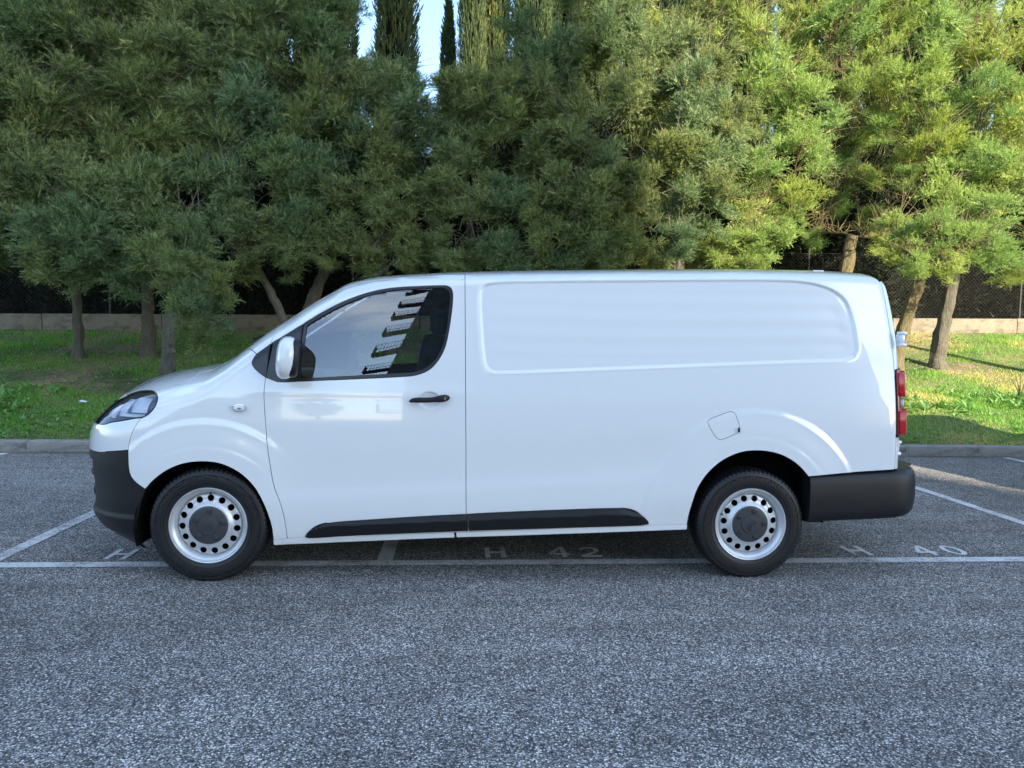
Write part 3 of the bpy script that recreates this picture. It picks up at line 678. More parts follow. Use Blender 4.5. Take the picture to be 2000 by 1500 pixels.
for z_ in (.47, .53, .59, .64):
    V = nose_map(-.02)(np.linspace(-.39, .39, 24), np.full(24, z_)); MB().tube(V, .011, 8).build('intake_slat', M_BLK, fb)
for s_ in (1, -1):
    uu, vv = s_*.555, .48
    P = nose_map(-.045)(np.array([uu]), np.array([vv]))[0]
    MB().tube([P+np.array([.02, 0, 0]), P-np.array([.022, 0, 0])], [.04, .042], 20).build('fog_lamp', M_TRIM, fb)
# grille between lamps
gp = curve([(-nose_uy(.50, .93), .93, 1), (nose_uy(.50, .93), .93, 1), (nose_uy(.50, 1.04), 1.04, 1), (-nose_uy(.50, 1.04), 1.04, 1)], True, .03)
gr = patch('grille', gp, nose_map(-.02), M_TRIM, van, .04, gap=0)
for z_ in (.955, 1.01):
    V = nose_map(-.004)(np.linspace(-gp[:, 0].max(), gp[:, 0].max(), 40), np.full(40, z_)); MB().tube(V, .009, 8).build('grille_bar', M_CHROME, gr)
patch('bonnet_leading_edge', np.concatenate([np.stack([np.linspace(-nose_uy(.50, 1.05), nose_uy(.50, 1.05), 30), np.full(30, 1.035)], 1), np.stack([np.linspace(nose_uy(.50, 1.05), -nose_uy(.50, 1.05), 30), np.full(30, 1.066)], 1)]), nose_map(0), M_WHITE, van, .02, gap=0)
MB().box((-2.585, YC, .80), (.012, .52, .11), .004).build('number_plate', M_PLATE, van)
# headlights
for far in (False, True):
    lp = curve(lightp, True, .01)
    hl = patch('headlight', lp, nose_map(-.022), M_LAMPIN, van, .02, gap=.001, rim=0, mirror=far)
    patch('headlight_lens', lp, nose_map(.001), M_LENS, hl, .012, gap=.002, rim=.0, mirror=far)
    patch('headlight_seal', lp, nose_map(.0005), M_RUB, hl, .02, gap=.0008, rim=.03, holes=[inset(lp, .008)], mirror=far)
    # chrome reflector bowls and divider
    def refl(x0, x1, z0, z1, d, name, mm):
        q = curve([(U(x0, z0), z0, 1), (U(x1, z0), z0, 1), (U(x1, z1), z1, 1), (U(x0, z1), z1, 1)], True, .01)
        c = q.mean(0); w = np.abs(q-c).max(0)
        def f(u, v):
            o = -.003-d*np.clip((v-c[1]+w[1])/(2*w[1]), 0, 1)-.004*np.cos(np.clip((u-c[0])/w[0], -1, 1)*1.57); P = nose_map(0)(u, v); a = u/.9
            return P+np.stack([-np.cos(a)*o, -np.sin(a)*o, 0*o], -1)
        return patch(name, q, f, mm, hl, .012, gap=0, rim=.01, mirror=far)
    refl(-2.085, -1.975, .990, 1.068, .014, 'main_reflector', M_REFL)
    refl(-2.165, -2.112, .965, 1.055, .013, 'dip_reflector', M_REFL)
    refl(-2.235, -2.195, .952, 1.02, .012, 'side_reflector', M_REFL)
    refl(-2.12, -1.99, .965, .982, .004, 'indicator_strip', M_REFL)
# rear doors, tail lights, hinges
rs = [(rear_u(x, z), z) for x, z in curve([(p[0], p[1]) for p in S['rseam']], False, .02) if z < 1.86]
for far in (False, True):
    outl = np.concatenate([np.array(rs), [(.003, .682)], [(.003, 1.86)]])
    o2 = np.concatenate([np.array(rs), curve([(rs[-1][0], .682), (.003, .682)], False, .02)[1:], curve([(.003, .682), (.003, 1.86)], False, .03)[1:], curve([(.003, 1.86), (rs[0][0], 1.86)], False, .02)[1:-1]])
    rd = patch('rear_door', o2, rear_map(0), M_WHITE, van, .02, mirror=far)
    for z_ in (1.49, .81):
        MB().box((2.560, .055, z_), (.034, .05, .060), .008).box((2.566, .05, z_+.036), (.046, .045, .022), .007).box((2.566, .05, z_-.036), (.046, .045, .022), .007).build('rear_hinge', M_WHITE, rd, mirror_y=YC if far else None)
    uR = lambda z, x=2.545: rear_u(x, z)
    tl0 = curve([(uR(1.297, 2.53), 1.297, 1), (uR(1.297, 2.65), 1.29), (uR(1.09, 2.665), 1.09), (uR(.886, 2.665), .893), (uR(.886, 2.532), .886, 1), (uR(1.09, 2.527), 1.09)], True, .012)
    tl = patch('tail_light', tl0, rear_map(.012), M_RED2, van, .012, gap=0, rim=.02, mirror=far)
    def bulge(z0, z1, x0, x1, d, name, mm):
        q = curve([(uR(z0, x0), z0+.01), (uR(z0, x0), z1-.01), (uR(z1, x0)-.01, z1), (uR(z1, x1)+.01, z1), (uR(z1, x1), z1-.012), (uR(z0, x1), z0+.012), (uR(z0, x1)+.01, z0), (uR(z0, x0)-.01, z0)], True, .01)
        return patch(name, q, rear_map(d), mm, tl, .012, gap=0, rim=d, mirror=far)
    bulge(1.135, 1.288, 2.556, 2.66, .042, 'brake_lens', M_RED)
    bulge(.900, 1.050, 2.560, 2.66, .046, 'tail_lens', M_RED)
    bulge(1.065, 1.118, 2.566, 2.65, .026, 'reversing_lens', M_CLR)
    patch('tail_light_seal', inset(tl0, -.004), rear_map(.003), M_RUB, tl, .03, gap=0, rim=.01, mirror=far)
# inner rear shell so that nothing shows through
# rear bumper
def rb_y(x): return .958*se((2.86-x)/.34, 2.6)
def rb_path():
    P = []
    xs = list(np.linspace(1.985, 2.54, 14)); 
    for x in xs: P.append((x, float(rb_y(np.array(x)))))
    for a in np.linspace(0.02, 1, 40)[1:]:
        x = 2.54+.32*math.sin(a*math.pi/2); P.append((x, float(rb_y(np.array(min(x, 2.8599))))))
    ylast = P[-1][1]
    for y in np.linspace(ylast, 0, 8)[1:]: P.append((2.86, y))
    return P
pth = rb_path(); pth = pth+[(x, -y) for x, y in pth[::-1][1:]]
prof = [(-.10, .668), (-.03, .667), (-.018, .660), (-.006, .646), (.001, .622), (.005, .59), (.006, .50), (.003, .42), (-.004, .375), (-.02, .352), (-.05, .345), (-.10, .345)]
V = []; k = len(prof); P2 = np.array(pth); tg = np.gradient(P2, axis=0); tg /= np.linalg.norm(tg, axis=1)[:, None]; nr = np.stack([-tg[:, 1], tg[:, 0]], 1)
if nr[0][1] < 0: nr = -nr
for (x, y), n_ in zip(P2, nr):
    s_ = np.interp(x, [1.98, 2.6, 2.78], [0, .012, .03])
    zb = np.interp(x, [1.98, 2.5, 2.78], [0, .022, .05])
    for o_, z_ in prof:
        zz_ = z_+zb*(z_ < .5)+np.interp(x, [1.98, 2.45, 2.6], [-.022, 0, .008])*(z_ > .6)
        V.append((x+n_[0]*o_, YC-(y+n_[1]*o_), zz_))
nP = len(P2)
F = [[i*k+j, i*k+j+1, (i+1)*k+j+1, (i+1)*k+j] for i in range(nP-1) for j in range(k-1)]+[list(range(k)), [(nP-1)*k+j for j in range(k)][::-1]]
b = MB(); b.add(V, F, True); rbo = b.build('rear_bumper', M_BLK, van)
for far in (False, True):
    MB().box((2.05, .10, .46), (.10, .16, .24), .02).build('bumper_bracket', M_DARK, rbo, mirror_y=YC if far else None)
MB().box((2.73, YC, .662), (.20, 1.30, .014), .004).build('bumper_step', M_BLK, rbo)
# underbody
MB().box((.05, YC, .33), (2.35, 1.62, .12), .02).box((-1.95, YC, .30), (.55, 1.2, .10), .02).box((2.2, YC, .42), (.75, 1.5, .12), .02).box((0, YC, .45), (4.3, .9, .2), .03).build('underbody', M_DARK, van)
MB().tube([(2.0, 1.3, .30), (2.6, 1.35, .30)], .03, 12).build('exhaust_pipe', M_INT, van)
# antenna + roof fittings
MB().tube([(-.80, YC, 1.84), (-.79, YC, 1.868)], [.022, .014], 12).tube([(-.79, YC, 1.862), (-.615, YC, 2.015)], [.0052, .0035], 8).build('roof_aerial', M_BLK, van)
for x_ in (2.17, 2.40): MB().box((x_, .37, 1.928 if x_ < 2.3 else 1.914), (.07, .03, .014), .004).build('roof_mounting_cover', M_WHITE, van)
# wipers
MB().tube([(-1.50, .5, 1.425), (-1.40, 1.1, 1.525)], .008, 6).build('wiper', M_TRIM, van)
MB().tube([(-1.50, 1.2, 1.435), (-1.40, 1.6, 1.49)], .008, 6).build('wiper', M_TRIM, van)
# interior
MB().box((-1.33, YC, 1.06), (.50, 1.62, .26), .07).box((-1.22, .46, 1.19), (.30, .40, .10), .05).build('dashboard', M_INT, van)
b = MB(); n = 40; tilt = Matrix.Rotation(R(-62), 3, 'Y')
b.tube([Vector((-.93, .47, 1.13))+tilt@Vector((.185*math.cos(2*math.pi*i/n), .185*math.sin(2*math.pi*i/n), 0)) for i in range(n+1)], .014, 8)
b.tube([Vector((-.93, .47, 1.13))+tilt@Vector((0, -.18, 0)), Vector((-.96, .47, 1.11)), Vector((-.93, .47, 1.13))+tilt@Vector((0, .18, 0))], .018, 8)
b.tube([(-.95, .47, 1.12), (-1.2, .47, 1.0)], .04, 10).build('steering_wheel', M_SEAT, van)
for y_, w_ in ((.47, .48), (1.32, .72)):
    se_ = MB().box((-.62, y_, .78), (.5, w_, .16), .05).build('seat', M_SEAT, van)
    MB().box((-.40, y_, 1.15), (.13, w_, .66), .05, Matrix.Rotation(R(12), 3, 'Y')).build('backrest', M_SEAT, se_)
    for yy in ([y_] if w_ < .6 else [y_-.18, y_+.18]): MB().box((-.32, yy, 1.56), (.09, .24, .17), .035).build('headrest', M_SEAT, se_)
MB().box((-.16, YC, 1.1), (.03, 1.56, 1.42), .01).build('bulkhead', M_INT, van)
MB().box((-.7, YC, .52), (1.2, 1.7, .06), .01).build('cab_floor', M_DARK, van)
MB().box((-1.02, YC, 1.655), (.03, .22, .06), .014).build('rear_view_mirror', M_TRIM, van)
MB().box((-.38, YC, 1.83), (.44, 1.1, .02), .008).build('headliner', M_INT, van)

# wheels ---------------------------------------------------------------
def wheel_meshes():
    """outer face at y=0, axle along +y, centre at the origin"""
    Rr, Rt = .222, .336
    out = {}
    b = MB()
    prof = [(Rr-.004, .018), (Rr+.004, .010), (Rr+.018, .004), (Rr+.035, .0012), (Rr+.055, 0), (Rr+.074, .0015), (Rt-.024, .005), (Rt-.017, .009), (Rt-.010, .015), (Rt-.004, .024), (Rt-.001, .036), (Rt, .06), (Rt, .16), (Rt-.004, .19), (Rt-.02, .207), (Rr+.05, .214), (Rr, .20), (Rr-.006, .18)]
    b.lathe(prof, (0, 0, 0), 96)
    # tread blocks: shoulder lugs with sipes
    n = 74
    for i in range(n):
        a0 = 2*math.pi*(i+.12)/n; a1 = 2*math.pi*(i+.80)/n; V = []
        pr = [(Rt-.020, .0055), (Rt-.010, .0095), (Rt-.002, .019), (Rt+.003, .030), (Rt+.004, .046)]
        for r_, y_ in pr:
            for a in (a0, a1):
                V.append((r_*math.cos(a), y_, r_*math.sin(a)))
        for r_, y_ in pr:
            for a in (a0, a1): V.append(((r_-.008)*math.cos(a), y_+.004, (r_-.008)*math.sin(a)))
        m_ = len(pr); F = [[2*q, 2*q+1, 2*q+3, 2*q+2] for q in range(m_-1)]
        o_ = 2*m_
        F += [[2*q, 2*q+2, o_+2*q+2, o_+2*q] for q in range(m_-1)]+[[2*q+1, o_+2*q+1, o_+2*q+3, 2*q+3] for q in range(m_-1)]+[[0, o_, o_+1, 1], [2*m_-2, 2*m_-1, o_+2*m_-1, o_+2*m_-2]]
        b.add(V, F)
        for y0_, y1_ in ((.052, .085), (.091, .125), (.131, .165)):
            V = [( (Rt+.004*s)*math.cos(a), y, (Rt+.004*s)*math.sin(a)) for s in (-1, 1) for y in (y0_, y1_) for a in (a0, a1)]
            b.add(V, [[4, 5, 7, 6], [0, 1, 5, 4], [2, 6, 7, 3], [0, 4, 6, 2], [1, 3, 7, 5]])
    # raised sidewall lines and block letters
    for r_ in (Rr+.030, Rr+.079, Rr+.046): b.lathe([(r_-.0016, .0012 if r_ > Rr+.03 else .004), (r_, -.0018), (r_+.0016, .0012 if r_ > Rr+.03 else .004)], (0, 0, 0), 96)
    rr = random.Random(4)
    for i in range(44):
        if i % 11 == 10: continue
        a = 2*math.pi*i/44; da = 2*math.pi/44*.36
        r0_, r1_ = Rr+.060, Rr+.077
        arc = [(a-da, r0_), (a-da*.2, r1_), (a+da, r1_), (a+da*.9, r0_+.004)] if i % 2 else [(a-da, r1_), (a-da, r0_), (a+da, r0_), (a+da, r1_)]
        for (a_, q_), (c_, d_) in zip(arc, arc[1:]):
            b.tube([(q_*math.cos(a_), .0005, q_*math.sin(a_)), (d_*math.cos(c_), .0005, d_*math.sin(c_))], .0024, 4, False)
    out['tyre'] = b
    # rim: flange, drop, disc with 15 holes
    b = MB()
    b.lathe([(Rr+.002, .020), (Rr+.003, .008), (Rr-.001, .003), (Rr-.006, .005), (Rr-.010, .014), (Rr-.014, .020), (Rr-.020, .022), (Rr-.027, .030), (Rr-.033, .046), (Rr-.036, .058)], (0, 0, 0), 96)
    # disc by rings; holes by a mapped grid
    nh = 15; ri_, ro_ = .118, .186; hr = .0185; rh = .158
    _zd = pchip([.095, .110, .118, .126, .136, .150, .165, .178, .186], [.030, .020, .0195, .025, .033, .038, .0395, .044, .058])
    def zdisc(r_): return float(_zd(r_))
    for s in range(nh):
        ac = 2*math.pi*s/nh; nseg = 32; rings = 9
        V = []
        for q in range(nseg):
            w = 2*math.pi*q/nseg; cw, sw = math.cos(w), math.sin(w)
            # outer limit of the sector cell in this direction
            half_w = math.pi/nh
            lim = 1e9
            if cw > 1e-6: lim = min(lim, (ro_-rh)/cw)
            if cw < -1e-6: lim = min(lim, (ri_-rh)/cw)
            for _ in range(1):
                # angular limit
                if abs(sw) > 1e-6:
                    # |t*sw| = (rh+t*cw)*tan(half)
                    tn = math.tan(half_w); den = abs(sw)-cw*tn
                    if den > 1e-6: lim = min(lim, rh*tn/den)
            for g_ in range(rings):
                f_ = g_/(rings-1); t = hr+(lim-hr)*f_
                lx, ly = rh+t*cw, t*sw*(1.0)
                r_ = math.hypot(lx, ly); an = ac+math.atan2(ly, lx)
                V.append((r_*math.cos(an), zdisc(min(max(r_, ri_-.004), ro_+.001))+(.004 if g_ == 0 else (.0008 if g_ == 1 and False else 0)), r_*math.sin(an)))
        b.add(V, [[q*rings+g_, ((q+1) % nseg)*rings+g_, ((q+1) % nseg)*rings+g_+1, q*rings+g_+1] for q in range(nseg) for g_ in range(rings-1)], True)
    b.lathe([(.188, .062), (.184, .0565), (.180, .046)], (0, 0, 0), 96)
    b.lathe([(.1215, .0205), (.118, .0185), (.112, .0175), (.106, .0205), (.101, .027), (.098, .034)], (0, 0, 0), 72)
    out['rim'] = b
    # dark brake drum / hub behind
    out['brake_disc'] = MB().lathe([(0, .085), (.15, .085), (.16, .09), (.16, .12), (.205, .12), (.205, .19)], (0, 0, 0), 48)
    # hub cap
    b = MB(); b.lathe([(.1125, .024), (.1125, .016), (.109, .0125), (.10, .011), (.062, .008), (.058, .008), (.0565, .004), (.054, .0015), (.040, .0, ), (0.0, -.0005)], (0, 0, 0), 72)
    for i in range(5):
        a = 2*math.pi*i/5+math.pi/2+.05; c = (.084*math.cos(a), 0, .084*math.sin(a))
        b.lathe([(.0165, .011), (.0165, .006), (.0145, .0045), (.0125, .0045), (.0115, .008)], c, 24); b.lathe([(.0095, .009), (.0095, .003), (.008, .0018), (0, .0018)], c, 6)
    out['hub_cap'] = b
    b = MB()
    for k_ in (0, 1):
        o = .017*k_-.018
        for s_ in (-1, 1):
            # one arm of a chevron
            p = [(0, o+.018), (0, o+.008), (s_*.032, o-.012), (s_*.034, o-.003)]
            V = [(x_, y_, z_) for y_ in (-.0055, .001) for x_, z_ in p]
            b.add(V, [[0, 1, 2, 3], [4, 7, 6, 5], [0, 4, 5, 1], [1, 5, 6, 2], [2, 6, 7, 3], [3, 7, 4, 0]])
    out['emblem'] = b
    b = MB(); b.tube([(.0, .040, .196), (.0, .018, .180)], [.0045, .0035], 8); out['valve'] = b
    return out
WM = wheel_meshes(); wmesh = {}
mm = dict(tyre=M_TYRE, rim=M_STEEL, brake_disc=M_DARK, hub_cap=M_CAP, emblem=M_CAP, valve=M_RUB)
for cx, side, rot in ((-1.630, 0, .15), (1.628, 0, -.95), (-1.630, 1, .4), (1.628, 1, 1.2)):
    w = bpy.data.objects.new('wheel', None); COL.objects.link(w); w.parent = van; w.location = (cx, .0 if not side else 2*YC, .334)
    w.rotation_euler = (0, rot, math.pi if side else 0)
    for k_, b_ in WM.items():
        if k_ not in wmesh:
            o_ = b_.build(k_, mm[k_], w); wmesh[k_] = o_.data
        else: o_ = link(k_, wmesh[k_], None, w)
        if k_ == 'valve': o_.rotation_euler = (0, -rot+(.05 if cx < 0 else -1.25), 0)
        if k_ in ('emblem',): o_.location = (0, -.0005, 0)
print('van done', time.time()-T0)

# ================================================================== SETTING
def sheet(name, x0, x1, y0, y1, z, m, parent=None, **kw):
    return obj(name, [(x0, y0, z), (x1, y0, z), (x1, y1, z), (x0, y1, z)], [[0, 1, 2, 3]], m, parent, **kw)
asph = sheet('asphalt_ground', -600, 600, -900, 600, 0, M_ASPH, kind='structure')
def strip(pts, z=.004):
    return [(x, y, z) for x, y in pts]
def poly_obj(name, polys, m, parent, z=.004, **kw):
    V = []; F = []
    for p in polys: F.append([len(V)+i for i in range(len(p))]); V += strip(p, z)
    return obj(name, V, F, m, parent, **kw)
def rect(x0, x1, y0, y1): return [(x0, y0), (x1, y0), (x1, y1), (x0, y1)]
obj('front_line', strip(rect(-16, 16, .285, .385)), [[0, 1, 2, 3]], M_LINE, asph)
for x_ in (-15.3, -12.85, -10.4, -7.95, -5.56, -3.10, -.645, 1.93, 4.48, 6.96, 9.4, 11.9, 14.4):
    obj('bay_line', strip(rect(x_-.05, x_+.05, .389, 4.60)), [[0, 1, 2, 3]], M_LINE if x_ > 2 or x_ < -1 else M_LINE2, asph)
sw = .034
def stroke(a, b, w=sw):
    a = np.array(a, float); b = np.array(b, float); d = (b-a)/np.linalg.norm(b-a); n = np.array([-d[1], d[0]])*w/2
    return [tuple(a-n), tuple(b-n), tuple(b+n), tuple(a+n)]
def glyph(ch, x, y, w=.14, h=.225):
    s = sw; P = []
    if ch == 'H': P = [rect(x, x+s, y, y+h), rect(x+w-s, x+w, y, y+h), rect(x+s, x+w-s, y+h/2-s*.6, y+h/2+s*.6)]
    if ch == '4':
        P = [rect(x+w*.60, x+w*.60+s, y, y+h*.30-s*.5), rect(x, x+w, y+h*.30-s*.5, y+h*.30+s*.5), rect(x+w*.60, x+w*.60+s, y+h*.30+s*.5, y+h), [(x, y+h*.30+s*.5), (x+s*1.2, y+h*.30+s*.5), (x+w*.60, y+h-s*1.1), (x+w*.60, y+h)]]
    if ch in '02':
        def arc(cx, cy, rx, ry, a0, a1, n=14):
            o = []
            for i in range(n):
                t0 = a0+(a1-a0)*i/n; t1 = a0+(a1-a0)*(i+1)/n
                o.append([(cx+rx*math.cos(t0), cy+ry*math.sin(t0)), (cx+rx*math.cos(t1), cy+ry*math.sin(t1)), (cx+(rx-s)*math.cos(t1), cy+(ry-s)*math.sin(t1)), (cx+(rx-s)*math.cos(t0), cy+(ry-s)*math.sin(t0))][::-1])
            return o
        if ch == '0': P = arc(x+w/2, y+h/2, w/2, h/2, 0, 2*math.pi, 28)
        else:
            P = arc(x+w/2, y+h*.70, w/2, h*.30, math.pi*.95, -math.pi*.28, 16)+[rect(x, x+w, y, y+s)]+[[(x, y+s), (x+s*1.3, y+s), (x+w*.82, y+h*.42), (x+w*.70, y+h*.52)]]
    return P
def number(txt, x, lab=None):
    polys = []; 
    for ch, dx in txt: polys += glyph(ch, x+dx, .437)
    poly_obj('bay_number', polys, M_LINE2, asph)
number([('H', 0), ('4', .40), ('4', .62)], -2.44); number([('H', 0), ('4', .435), ('2', .65)], .01); number([('H', 0), ('4', .49), ('0', .715)], 2.555)
number([('H', 0), ('4', .45), ('0', .67)], 5.05)

# kerb
KY = 4.66; KH = .142
kerb = empty('kerb', (0, KY, 0), kind='structure')
kj = MB(); kj.box((0, .075+.006, .064), (72, .138, .128)); kj.build('kerb_bedding', M_MORTAR, kerb)
x_ = -34.35+.006; rk = random.Random(5); kmesh = None
i = 0
while x_ < 36:
    L = 1.0; x_c = x_+L/2
    if kmesh is None:
        b = MB(); b.box((0, 0, 0), (L-.022, .15, KH), .014); o = b.build('kerb_stone', M_KERB, kerb); kmesh = o.data
    else: o = link('kerb_stone', kmesh, None, kerb)
    o.location = (-5.343-.5+1.0*round((x_c+5.843)/1.0)+.0, .075+rk.uniform(-.003, .003), KH/2+rk.uniform(-.003, .003)); o.rotation_euler = (rk.uniform(-.006, .006), rk.uniform(-.002, .002), rk.uniform(-.003, .003))
    x_ += L
# gutter dirt along the kerb foot
sheet('gutter_sand', -20, 20, KY-.055, KY+.002, .003, m_concrete('gutter_sand', (.30, .285, .25), (.12, .115, .105), 4), asph)

# bank: rises from the kerb to the wall
WY = 11.2
def bank_z(x, y):
    x = np.asarray(x, float); y = np.asarray(y, float)
    zw = 1.47+.0135*(x+9.5); t = np.clip((y-4.8)/(WY-4.8), 0, 1)
    z = KH-.01+(zw-KH)*(t*.92+.08*t*t)
    z = z+.035*np.sin(x*1.3+y*.8)*np.sin(y*1.1+.4)*t*(1-t)*4*.6+.02*np.sin(x*3.1-y*2.3)*np.clip(t*6, 0, 1)*(1-t)
    return np.where(y > WY, zw+.05, z)
def m_soil():
    m = mat('soil_and_thatch', rough=.95, spec=.1); v = coords(m); a = noise(m, v, .9, 6, .6); b_ = noise(m, v, 14, 5, .7)
    c = mixc(m, ramp(m, a, [(.42, 0), (.62, 1)]), (.08, .11, .045), (.24, .17, .11)); c = mixc(m, 1, c, ramp(m, b_, [(.3, .5), (.7, 1.4)]), 'MULTIPLY')
    lk(m, c, bsdf(m).inputs['Base Color']); bump(m, b_, .8, .03); return m
M_SOIL = m_soil()
xs = np.linspace(-90, 90, 721); ys = np.linspace(4.80, WY+.1, 40)
X, Y = np.meshgrid(xs, ys, indexing='ij'); Z = bank_z(X, Y)
n2 = len(ys); idx = np.arange(len(xs)*n2).reshape(len(xs), n2)
F = np.stack([idx[:-1, :-1], idx[1:, :-1], idx[1:, 1:], idx[:-1, 1:]], -1).reshape(-1, 4)
obj('grass_bank', np.stack([X, Y, Z], -1).reshape(-1, 3), F, M_SOIL, smooth=True, kind='structure')
# plateau behind the wall
obj('upper_ground', [(-90, WY+.02, .42), (90, WY+.02, 2.86), (300, 500, 3), (-300, 500, 2)], [[0, 1, 2, 3]], M_SOIL, kind='structure')

# low wall
wall = empty('low_wall', (0, WY, 0), label='low weathered rendered wall running along the top of the grass bank', cat='wall')
rw = random.Random(3); x_ = -40.0
while x_ < 42:
    L = rw.uniform(2.2, 3.4); xc = x_+L/2; zt_ = 1.47+.0135*(xc+9.5)
    b = MB(); b.box((0, 0, 0), (L-.012, .22, .62), .018); o = b.build('wall_panel', M_WALL, wall)
    o.location = (xc, .11+rw.uniform(-.006, .006), zt_+.02+rw.uniform(-.008, .008)); o.rotation_euler = (rw.uniform(-.01, .01), -.0135, rw.uniform(-.002, .002)); x_ += L
# chain link fence
M_WIRE = mat('weathered_fence_wire', (.05, .045, .04), .7, .2)
fence = empty('chain_link_fence', (0, WY+.14, 0), label='rusty chain-link fence on top of the low wall behind the trees', cat='fence')
for k in range(17):
    xf = -20+2.5*k; zf = 1.80+.0135*(xf+9.5)
    if k == 0: o = MB().tube([(0, 0, -.1), (0, 0, 1.55)], .024, 8).build('fence_post', M_WIRE, fence); fm_ = o.data
    else: o = link('fence_post', fm_, None, fence)
    o.location = (xf, 0, zf)
b = MB(); hgt = 1.4; st = .085; V = []; F = []
for s_ in (1, -1):
    x_ = -20-hgt
    while x_ < 20+hgt:
        for a_, c_ in (((x_, x_+s_*hgt), s_),):
            xa, xb = a_; w = .0017
            za = 1.80+.0135*(xa+9.5); zb = 1.80+hgt+.0135*(xb+9.5); yo = .002*s_
            o = len(V); V += [(xa-w, yo, za), (xa+w, yo, za), (xb+w, yo, zb), (xb-w, yo, zb), (xa, yo+.004, za), (xb, yo+.004, zb)]
            F += [[o, o+1, o+2, o+3], [o+1, o+4, o+5, o+2], [o+4, o, o+3, o+5]]
        x_ += st
obj('wire_mesh', V, F, M_WIRE, fence, kind='stuff')
MB().tube([(-20, 0, 3.07), (20, 0, 3.62)], .004, 5).build('top_wire', M_WIRE, fence)

# ---------------------------------------------------------------- foliage
def basis(D):
    D = D/np.linalg.norm(D, axis=1)[:, None]; a = np.where(np.abs(D[:, 2:3]) < .9, np.array([[0, 0, 1.]]), np.array([[1., 0, 0]]))
    U_ = np.cross(D, a); U_ /= np.linalg.norm(U_, axis=1)[:, None]; return D, U_, np.cross(D, U_)
def sprays(P, D, L, rng, n=24, lw=.34, w=.018, droop=.12, spread=.75):
    """feathery sprays: n thin tapered leaves fanning off a curved stem"""
    N = len(P); D, U_, W_ = basis(D)
    t = rng.uniform(.05, 1, (N, n)); t = np.sort(t, axis=1); ph = rng.uniform(0, 2*math.pi, (N, n))
    L_ = L[:, None]
    base = P[:, None]+D[:, None]*(t*L_)[..., None]; base[..., 2] -= droop*(t**2)*L_
    rad = U_[:, None]*np.cos(ph)[..., None]+W_[:, None]*np.sin(ph)[..., None]
    sp = spread*rng.uniform(.5, 1.1, (N, n))*(1-.45*t)
    ld = D[:, None]*np.cos(sp)[..., None]+rad*np.sin(sp)[..., None]
    ln = lw*L_*(1-.45*t)*rng.uniform(.7, 1.3, (N, n))
    side = np.cross(ld, rng.normal(size=(N, n, 3))); side /= np.linalg.norm(side, axis=2)[..., None]+1e-9
    ww = w*rng.uniform(.6, 1.3, (N, n))
    a = base-side*ww[..., None]*.5; b_ = base+side*ww[..., None]*.5; c = base+ld*ln[..., None]
    V = np.stack([a, b_, c], 2).reshape(-1, 3); F = np.arange(len(V)).reshape(-1, 3)
    return V, F
def leafmesh(name, V, F, tint, mats):
    me = raw_mesh(name, V, F); at_ = me.attributes.new('tint', 'FLOAT', 'POINT'); at_.data.foreach_set('value', np.asarray(tint, dtype=np.float32))
    for m_ in mats: me.materials.append(m_)
    return me
def clump(seed, N=1600, n=30, mats=(M_TAM,), sparse=False, wind=(0, 0, 0)):
    rng = np.random.default_rng(seed)
    # a handful of lobes inside a unit ball, each lobe sprouting sprays outwards and up
    k = 20; lc = rng.normal(size=(k, 3)); lc /= np.linalg.norm(lc, axis=1)[:, None]; lc *= rng.uniform(.2, .85, (k, 1))
    which = rng.integers(0, k, N); d = rng.normal(size=(N, 3)); d /= np.linalg.norm(d, axis=1)[:, None]; d[:, 2] = np.where(d[:, 2] < -.25, -d[:, 2]*.6, d[:, 2])
    P = lc[which]+d*rng.uniform(.02, .26, (N, 1))
    D = d*.8+lc[which]*.4+np.array([0, 0, .35])+np.array(wind)+rng.normal(size=(N, 3))*.45
    L = rng.uniform(.12, .36, N)
    V, F = sprays(P, D, L, rng, n, .30, .0095, .25, 1.0)
    tint = np.repeat(np.clip(np.repeat(rng.normal(.42, .17, N), n)+rng.normal(0, .17, N*n), 0, 1), 3)
    return leafmesh('foliage_clump', V, F, tint, mats)
NT = 6
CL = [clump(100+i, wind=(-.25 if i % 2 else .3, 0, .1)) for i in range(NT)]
CLY = [clump(200+i, N=950, mats=(M_TAMLIT,), wind=(.25, 0, .25)) for i in range(4)]

